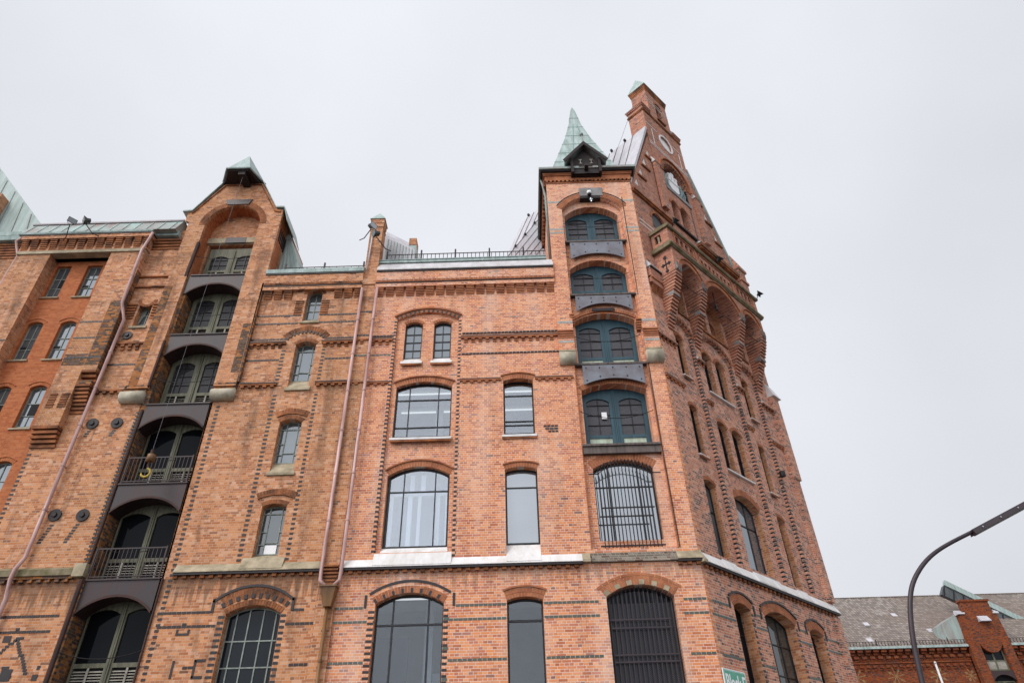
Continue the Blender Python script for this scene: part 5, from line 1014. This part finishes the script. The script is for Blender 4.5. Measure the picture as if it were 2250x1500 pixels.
Lf.put(MB().prof([(-.5, 22.46), (-.16, 23.2), (-.1, 23.3), (.3, 23.36), (.3, 22.46)], -20.3, -13.86), 'sloping_roof_band', M['copperdk'])
m_ = MB()
for k in range(13): x = -20.1+.5*k; m_.prof([(-.53, 22.46), (-.19, 23.2), (-.16, 23.2), (-.48, 22.46)], x, x+.03)
Lf.put(m_, 'standing_seams', M['copper']); Lf.put(MB().box(-20.3, -13.86, -.16, .1, 23.3, 23.38), 'roof_kerb', M['zincd'])
Lf.put(MB().box(-14.74, -13.82, -.25, .1, 22.35, 22.6), 'copper_gutter', M['copper']); m_ = MB().mark()
for j in range(4): m_.box(-14.84, -13.66, -.04-.03*j, 0, 21.75+.14*j, 21.85+.14*j)
Lf.put(m_, 'corbelled_brickwork', M['trimtan'])
pipe(Lf, [(-14.75, PY-.16, 22.3), (-14.8, PY-.14, 22.0), (-14.93, PY-.12, 21.35), (-14.86, PY-.1, 18.6), (-14.7, -.16, 17.95), (-14.78, -.14, 8.9), (-14.82, -.3, 8.5), (-14.83, -.3, 8.2), (-14.85, -.14, 7.7), (-14.9, -.14, 1)], .06)
# far left: flat wall, downpipe, copper-clad slope of the next hoist gable
Lf.put(MB().box(-30, -20.103, 0, .5, ZB, 22.3), 'wall', M['tan']); m_ = MB().mark()
for j in range(6): m_.box(-30, -20.11, -.04-.02*j, 0, 21.5+.13*j, 21.59+.13*j)
Lf.put(m_, 'corbelled_brickwork', M['trimtan']); Lf.put(MB().prof([(-.3, 22.3), (-.34, 22.5), (.1, 22.6), (.1, 22.3)], -30, -20.32).prof([(-.25, 22.62), (-.28, 22.8), (.1, 22.9), (.1, 22.62)], -30, -20.5), 'copper_gutter', M['copper'])
pipe(Lf, [(-20.1, PY-.1, 22.4), (-20.35, PY-.1, 22.1), (-20.2, -.14, 21.5), (-20.3, -.12, 18), (-20.3, -.12, 8)], .055)
seamed(Lf, [(-28, 22.9), (-19.6, 22.9), (-21.63, 25.17), (-25.3, 29.32), (-28, 32.4)], 1.5, 1.7, 'dormer_roof', 'copper', 9, ((-27.4, 23.0), (-20.2, 23.0)), ((-27.4, 31.6), (-20.9, 24.2)))
Lf.put(MB().box(-27, -23.8, 1.0, 1.49, 22.6, 26.8), 'gable_body', M['tan']); Lf.put(MB().hexa([(-24.3, .3, 22.8), (-22.0, .3, 22.8), (-22.0, 1.4, 22.8), (-24.3, 1.4, 22.8), (-24.1, .8, 25.0), (-23.6, .8, 24.6), (-23.6, 1.45, 24.6), (-24.1, 1.45, 25.0)]), 'dormer_cheek', M['copper'])
m_ = MB()
for k in range(4): m_.box(-24.0+.18*k, -23.94+.18*k, .22, .3, 22.95, 23.5-.08*k)
Lf.put(m_, 'vent_louvres', M['iron'])
Lf.put(MB().box(-30, -13, 1.0, 12, ZB, 22.6).mark().box(-10, -5.9, 1.0, 12, ZB, 20.1), 'rear_body', M['tan'])
# ================================================================ DISTANT WAREHOUSE across the canal
FW = thing('gabled_warehouse', 'distant red brick warehouse with mottled grey tiled roof, verdigris ridge and small hoist gable', 'building', (0, 70, 0)); F = Frame(FW)
GX0, GX1 = 42.05, 45.95
fwins = [hole(a, b, 11.6, 13.65, .2, 8) for a, b in ((32.35, 33.05), (36.15, 36.85), (40.05, 40.75), (48.1, 48.8), (51.9, 52.6), (28.5, 29.2))]
F.put(MB().wall(rect(20, GX0, ZB, 15.9), [h for h in fwins if h[0][0] < GX0], 0, .6).wall(rect(GX1, 72, ZB, 15.9), [h for h in fwins if h[0][0] > GX1], 0, .6), 'wall', M['far'])
for h in fwins: window(F, h[1][0], h[0][0], 11.6, 13.65, .2, .4, (.5,), (12.6,), gm='g_dk', fw=.05, bw=.05)
for zz, st, w_, y1, ph in ((15.75, .75, .5, -.5, 0), (15.2, .75, .42, -.3, .37), (14.45, .62, .3, -.25, 0)):
    for a, b in ((24, GX0-.1), (GX1+.1, 60)):
        m_ = MB().mark(); x = a+ph
        while x < b: m_.box(x, x+w_, y1, 0, zz, zz+.22); m_.box(x+.05, x+w_-.05, y1*.5, 0, zz-.22, zz); x += st
        F.put(m_, 'corbel_table', M['far'])
for a, b in ((20, GX0-.05), (GX1+.05, 72)): F.put(MB().box(a, b, -.2, 0, 15.9, 16.0).box(a, b, -.12, 0, 14.8, 14.95), 'cornice', M['far']); F.put(MB().box(a, b, -.62, .0, 16.0, 16.2), 'gutter', M['copper']); roof_rail(F, a, b, 16.2, .5, -.3, .3, 3.4, .02)
RZ = 16.15; F.put(MB().hexa([(20, -.5, RZ), (72, -.5, RZ), (72, .1, RZ-.2), (20, .1, RZ-.2), (20, 7, 22.75), (72, 7, 22.75), (72, 7.4, 22.4), (20, 7.4, 22.4)]), 'roof', M['tile'])
F.put(MB().hexa([(20, 7, 22.75), (72, 7, 22.75), (72, 7.2, 22.5), (20, 7.2, 22.5), (20, 14, 16.1), (72, 14, 16.1), (72, 13.8, 16), (20, 13.8, 16)], ).mark().box(20, 72, 6.9, 7.1, 22.7, 22.82), 'roof', M['tile'])
F.put(MB().box(20, 72, .6, 13.5, ZB, 15.8), 'rear_body', M['far'])
F.put(MB().wall([(GX0, ZB), (GX1, ZB), (GX1, 16.5), (45.75, 18.85), (45.42, 19.2), (45.4, 20.05), (42.72, 20.0), (42.7, 19.2), (42.2, 18.85), (GX0, 16.5)], [hole(43.0, 45.1, ZB+.1, 16.3, 1.2)], -.75, -.2), 'hoist_gable', M['far'])
F.put(MB().box(42.62, 45.5, -.85, -.1, 20.0, 20.18), 'gable_cornice', M['far'])
F.put(MB().box(GX0+.1, GX1-.1, -.2, 3.5, 15.6, 19.0), 'gable_body', M['far'])
for a, b in ((42.05, 42.72), (45.42, 45.98)): F.put(MB().hexa([(a, -.85, 18.85), (b, -.85, 18.85), (b, -.1, 18.85), (a, -.1, 18.85), (a+.05, -.8, 19.0), (b, -.8, 19.0), (b, -.1, 19.35), (a+.05, -.1, 19.35)]), 'shoulder_cap', M['zinc'])
F.put(MB().hexa([(43.75, -1.2, 18.1), (44.75, -1.2, 18.1), (44.75, -.75, 18.1), (43.75, -.75, 18.1), (43.75, -1.15, 18.2), (44.75, -1.15, 18.2), (44.75, -.75, 18.65), (43.75, -.75, 18.65)]), 'beam_cover', M['zinc'])
F.put(MB().box(43.0, 45.1, -.2, -.19, 16.2, 17.6), 'arch_back', M['far']); F.put(MB().box(43.0, 45.1, -.45, -.2, 15.95, 16.2), 'steel_lintel', M['iron'])
for z in (13.9, 11.0): 
    w = F.put(MB().wall(rect(43.02, 45.08, z, z+2.0), [rect(43.15, 43.98, z+.9, z+1.9), rect(44.14, 44.95, z+.9, z+1.9), rect(43.15, 43.98, z+.12, z+.8), rect(44.14, 44.95, z+.12, z+.8)], -.35, -.25), 'loading_door', M['wood'])
    MB().box(43.15, 44.95, -.3, -.29, z+.9, z+1.9).build('pane', M['g_dk'], w); MB().box(43.15, 43.98, -.32, -.29, z+.12, z+.8).box(44.14, 44.95, -.32, -.29, z+.12, z+.8).build('louvre', M['louvre'], w)
    pl = plate(F, 43.0, 45.1, z-.05, z-.95, z-.4, -.7, -.2, 'steel', bolts=False)
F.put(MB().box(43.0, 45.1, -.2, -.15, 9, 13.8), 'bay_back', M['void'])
F.put(MB().hexa([(40.0, .4, 17.0), (42.1, -.2, 16.0), (42.1, 3, 16.0), (40.2, 3, 17.0), (40.2, .3, 18.0), (42.15, -.2, 19.0), (42.15, 3, 19.0), (40.3, 3, 18.1)]), 'dormer_cheek', M['copperdk'])
F.put(MB().wall([(44.1, 22.7), (50.6, 18.7), (57, 14.8), (57, 15.4), (50.7, 19.25), (44.3, 23.2)], [], 2.9, 3.3), 'ridge_flashing', M['copper'])
F.put(MB().wall([(43.5, 21.8), (50.3, 18.0), (57, 14), (57, 14.9), (50.6, 18.75), (44.1, 22.7)], [], 3.05, 3.6), 'ridge_cheek', simple('dark_lead_cladding', lin('5c6264'), lin('3e4346'), 2, .6, streak=True))
m_ = MB().mark()
for k in range(16): t = k/15; x = 44.0+12*t; z = 22.6-7.4*t; m_.hexa([(x, 3.0, z), (x+.1, 3.0, z), (x+.1, 3.05, z), (x, 3.05, z), (x-.3, 3.0, z-.9), (x-.2, 3.0, z-.9), (x-.2, 3.05, z-.9), (x-.3, 3.05, z-.9)])
F.put(m_, 'standing_seams', M['iron'])
for x, z in ((31.0, 13.7), (34.6, 13.7), (38.5, 13.7), (41.5, 13.6), (47.2, 13.7), (50.4, 13.7)):
    m_ = MB(); R_ = .8 if x not in (41.5, 47.2) else .55
    for k in range(8):
        a = math.pi*k/4+.2; p, q = math.cos(a), math.sin(a)
        m_.hexa([(x+.08*p-.03*q, -.02, z+.08*q+.03*p), (x+.08*p+.03*q, -.02, z+.08*q-.03*p), (x+.08*p+.03*q, 0, z+.08*q-.03*p), (x+.08*p-.03*q, 0, z+.08*q+.03*p), (x+R_*p-.05*q, -.02, z+R_*q+.05*p), (x+R_*p+.05*q, -.02, z+R_*q-.05*p), (x+R_*p+.05*q, 0, z+R_*q-.05*p), (x+R_*p-.05*q, 0, z+R_*q+.05*p)])
        if k % 2: m_.ring(x+R_*.7*p, z+R_*.7*q, .05, .13, -.025, 0, 8)
    m_.ring(x, z, 0, .12, -.03, 0, 10); F.put(m_, 'plaster_star', M['cream'])
F.put(MB().box(24, GX0, -.01, 0, 11.0, 14.4), 'plain_band', M['far']); m_ = MB(); m_.box(34.05, 34.5, 2.6, 2.7, 0, .1) if False else None
for x, y, z in ((34.3, 2.6, 19.1), (39.9, 1.6, 18.1), (31.0, 1.4, 17.9), (33.2, .6, 17.15), (38.2, 4.2, 20.3)): F.put(MB().hexa([(x, y-.35, z-.3), (x+.5, y-.35, z-.3), (x+.5, y-.3, z-.4), (x, y-.3, z-.4), (x, y+.1, z+.1), (x+.5, y+.1, z+.1), (x+.5, y+.15, z), (x, y+.15, z)]), 'roof_hatch', M['zinc'])
# ================================================================ FREE-STANDING AND HANGING THINGS
LP = thing('street_lamp', 'dark curved street lamp arching in from the lower right in front of the distant roof', 'street lamp', (6.15, 12, 0))
pp = [(-.02, 0, 0), (0, 0, 1.2), (.05, 0, 2.3), (.14, 0, 3.4), (.2, 0, 3.9), (.27, 0, 4.3), (.39, 0, 4.72), (.54, 0, 5.05), (.76, 0, 5.32), (1.05, 0, 5.56), (1.42, 0, 5.76), (1.98, 0, 5.99)]
sm_ = []
for i in range(len(pp)-1):
    p0, p1, p2, p3 = [Vector(pp[max(0, min(len(pp)-1, k))]) for k in (i-1, i, i+1, i+2)]
    for t in (0, .25, .5, .75): sm_.append(.5*((2*p1)+(-p0+p2)*t+(2*p0-5*p1+4*p2-p3)*t*t+(-p0+3*p1-3*p2+p3)*t**3))
sm_.append(Vector(pp[-1])); MB().tube(sm_, [.05-.017*min(1, k/len(sm_)) for k in range(len(sm_))], 12).build('pole', M['pole'], LP, smooth=True)
MB().tube([(-.02, 0, 0), (-.02, 0, .9)], .085, 12).build('base', M['pole'], LP, smooth=True)
d_ = (Vector((3.1, 0, 6.44))-Vector((1.97, 0, 5.96))).normalized(); n_ = Vector((-d_.z, 0, d_.x)); s0 = Vector((1.95, 0, 5.965)); m_ = MB(); L_ = 1.75
def lp(t, y, h): p = s0+d_*t+n_*h; return (p.x, y, p.z)
m_.hexa([lp(0, -.09, -.05), lp(L_, -.09, -.05), lp(L_, .09, -.05), lp(0, .09, -.05), lp(.02, -.06, .045), lp(L_-.03, -.06, .045), lp(L_-.03, .06, .045), lp(.02, .06, .045)]); m_.build('lamp_head', M['pole'], LP)
m_ = MB().hexa([lp(.06, -.07, -.065), lp(L_-.05, -.07, -.065), lp(L_-.05, .07, -.065), lp(.06, .07, -.065), lp(.05, -.075, -.051), lp(L_-.04, -.075, -.051), lp(L_-.04, .075, -.051), lp(.05, .075, -.051)]); m_.build('lamp_glass', simple('lamp_diffuser', lin('6a7268'), None, rough=.3), LP)
m_ = MB()
for t in (.2, .63, 1.05): p = Vector(lp(t, -.092, 0)); m_.tube([p, p+Vector((0, -.015, 0))], .012, 8)
m_.build('clip_screw', M['silver'], LP)
FP = MB().tube([(22.07, 40, 0), (22.07, 40, 9.1)], .05, 10).tube([(22.07, 40, 9.1), (22.07, 40, 9.2)], [.08, .03], 10).build('flag_pole', M['whitem'], smooth=True); tag(FP, 'thin bare white pole standing in front of the distant red warehouse', 'pole')
def floodlight(label, cat, loc, yaw, tilt, arm, big=1.0, group=None):
    t = thing('floodlight', label, cat, loc, yaw, group)
    Mx = Matrix.Rotation(tilt, 3, 'X')
    def tp(m): m.v = [tuple(Mx @ Vector(p)) for p in m.v]; return m
    s = big
    h = MB().hexa([(-.1*s, .0, -.07*s), (.1*s, .0, -.07*s), (.1*s, .14*s, -.06*s), (-.1*s, .14*s, -.06*s), (-.1*s, .0, .07*s), (.1*s, .0, .07*s), (.1*s, .14*s, .06*s), (-.1*s, .14*s, .06*s)]); tp(h).build('housing', M['lamp'], t)
    r = MB().hexa([(-.2*s, -.14*s, -.13*s), (.2*s, -.14*s, -.13*s), (.105*s, -.002, -.075*s), (-.105*s, -.002, -.075*s), (-.2*s, -.14*s, .13*s), (.2*s, -.14*s, .13*s), (.105*s, -.002, .075*s), (-.105*s, -.002, .075*s)]); tp(r).build('reflector', M['lamp'], t)
    g = MB().box(-.18*s, .18*s, -.148*s, -.141*s, -.11*s, .11*s); tp(g).build('front_glass', M['silver'], t)
    b = MB().tube([(-.13*s, .03, 0), (-.13*s, .03, -.16*s), (0, .03, -.2*s), (.13*s, .03, -.16*s), (.13*s, .03, 0)], .012*s, 6); b.tube(arm, .022*s, 6); b.build('bracket', M['iron'], t)
    return t
G1_ = 'floodlights on brackets along the roof edges'
floodlight('left one of the paired black floodlights over the boxed cornice, facing left', 'floodlight', (-17.95, 19.05, 22.6), R(50), R(25), [(0, .03, -.2), (.12, .35, -.6), (.12, .62, -.62)], .85, G1_)
floodlight('right one of the paired black floodlights over the boxed cornice, facing right', 'floodlight', (-17.32, 19.05, 22.6), R(-50), R(25), [(0, .03, -.2), (.12, .35, -.6), (.12, .62, -.62)], .9, G1_)
floodlight('upper black floodlight on the green-capped brick pier, facing left', 'floodlight', (-5.62, 19.2, 21.95), R(60), R(20), [(0, .03, -.2), (.12, .45, -.35), (.1, .68, -.36)], .9, G1_)
floodlight('lower black floodlight on the green-capped brick pier, facing right', 'floodlight', (-5.38, 19.2, 21.5), R(-60), R(20), [(0, .03, -.2), (.0, .45, -.65), (.0, .68, -.66)], .9, G1_)
bd_ = R(45.1); BU = Vector((math.cos(bd_), math.sin(bd_), 0)); BN = Vector((-math.sin(bd_), math.cos(bd_), 0)); BO = Vector((5.27, 20, 0))
for u, z, l in ((1.15, 22.55, 'small floodlight at the near corner of the mossy gallery parapet'), (4.55, 22.55, 'small floodlight on the middle of the mossy gallery parapet'), (8.0, 22.5, 'small floodlight jutting out against the sky from the far end of the gallery parapet')):
    p = BO+BU*u+BN*(-1.15)+Vector((0, 0, z)); floodlight(l, 'floodlight', tuple(p), R(45.1-10), R(-35), [(-.1, .05, -.1), (0, .2, -.2)], .75, G1_)
CM = thing('security_camera', 'white dome camera hanging from the grey keystone plate of the tower', 'camera', (3.42, 19.72, 24.05))
MB().tube([(0, 0, .0), (0, 0, .16), (0, 0, .22)], [.1, .1, .03], 14).build('housing', M['whitem'], CM, smooth=True); MB().tube([(0, 0, 0), (0, 0, -.06), (0, 0, -.1)], [.09, .07, .02], 12).build('dome', M['g_dk'], CM, smooth=True); MB().tube([(0, 0, .2), (0, 0, .32), (0, .14, .32)], .02, 6).build('bracket', M['iron'], CM)
CM2 = thing('wall_sensor', 'small bent metal sensor below the dome camera on the tower keystone', 'sensor', (3.46, 19.74, 23.78)); MB().tube([(0, .1, .1), (0, 0, .05), (.02, 0, -.18)], .025, 6).box(-.05, .08, -.03, .03, -.06, -.02).build('rod', M['silver'], CM2)
HK = thing('hoist_hook', 'yellow hoist hook and pulley block on a long cable before the rusty loading bays', 'hoist hook', (-11.57, 19.22, 11.4))
MB().tube([(-.03, 0, .62), (.0, .0, 13.95)], .006, 6).build('cable', M['seam'], HK)
MB().tube([(-.02, 0, .5), (-.03, 0, .64)], .05, 10).build('swivel', M['rust'], HK); MB().tube([(0, 0, .22), (0, 0, .25), (0, 0, .46), (0, 0, .5)], [.06, .13, .13, .06], 14).build('pulley_block', M['brown'], HK, smooth=True)
MB().tube([(0, 0, .22), (-.02, 0, .1), (.02, 0, .02)], .035, 8).build('chain_link', M['rust'], HK)
hp = [(.02, 0, .03)]+[(-.02+.14*math.cos(R(a)), 0, -.15+.14*math.sin(R(a))) for a in range(80, -190, -20)]; MB().tube(hp, [.03]+[.035]*(len(hp)-3)+[.028, .012], 8).build('hook', M['yellow'], HK, smooth=True)
p0 = BO+BU*3.0+BN*.5+Vector((0, 0, 34.6)); p1 = Vector((4.75, 21.6, 27.6)); CB = MB().tube([p0, (p0+p1)/2-Vector((0, 0, .12)), p1], .008, 5).build('stay_cable', M['iron']); tag(CB, 'thin cable strung from the stepped gable top down behind the green spire', 'cable')
NP = thing('pigeon_spike_lamp', 'small black wall lantern on the far edge of the gabled front', 'wall lamp', tuple(BO+BU*7.35+BN*(-.12)+Vector((0, 0, 13.35)))); MB().tube([(0, 0, -.1), (0, 0, .1)], .12, 10).build('lantern', M['iron'], NP); MB().tube([(0, 0, 0), (.1, .14, .05)], .02, 6).build('bracket', M['iron'], NP)
NP.name = 'wall_lamp'
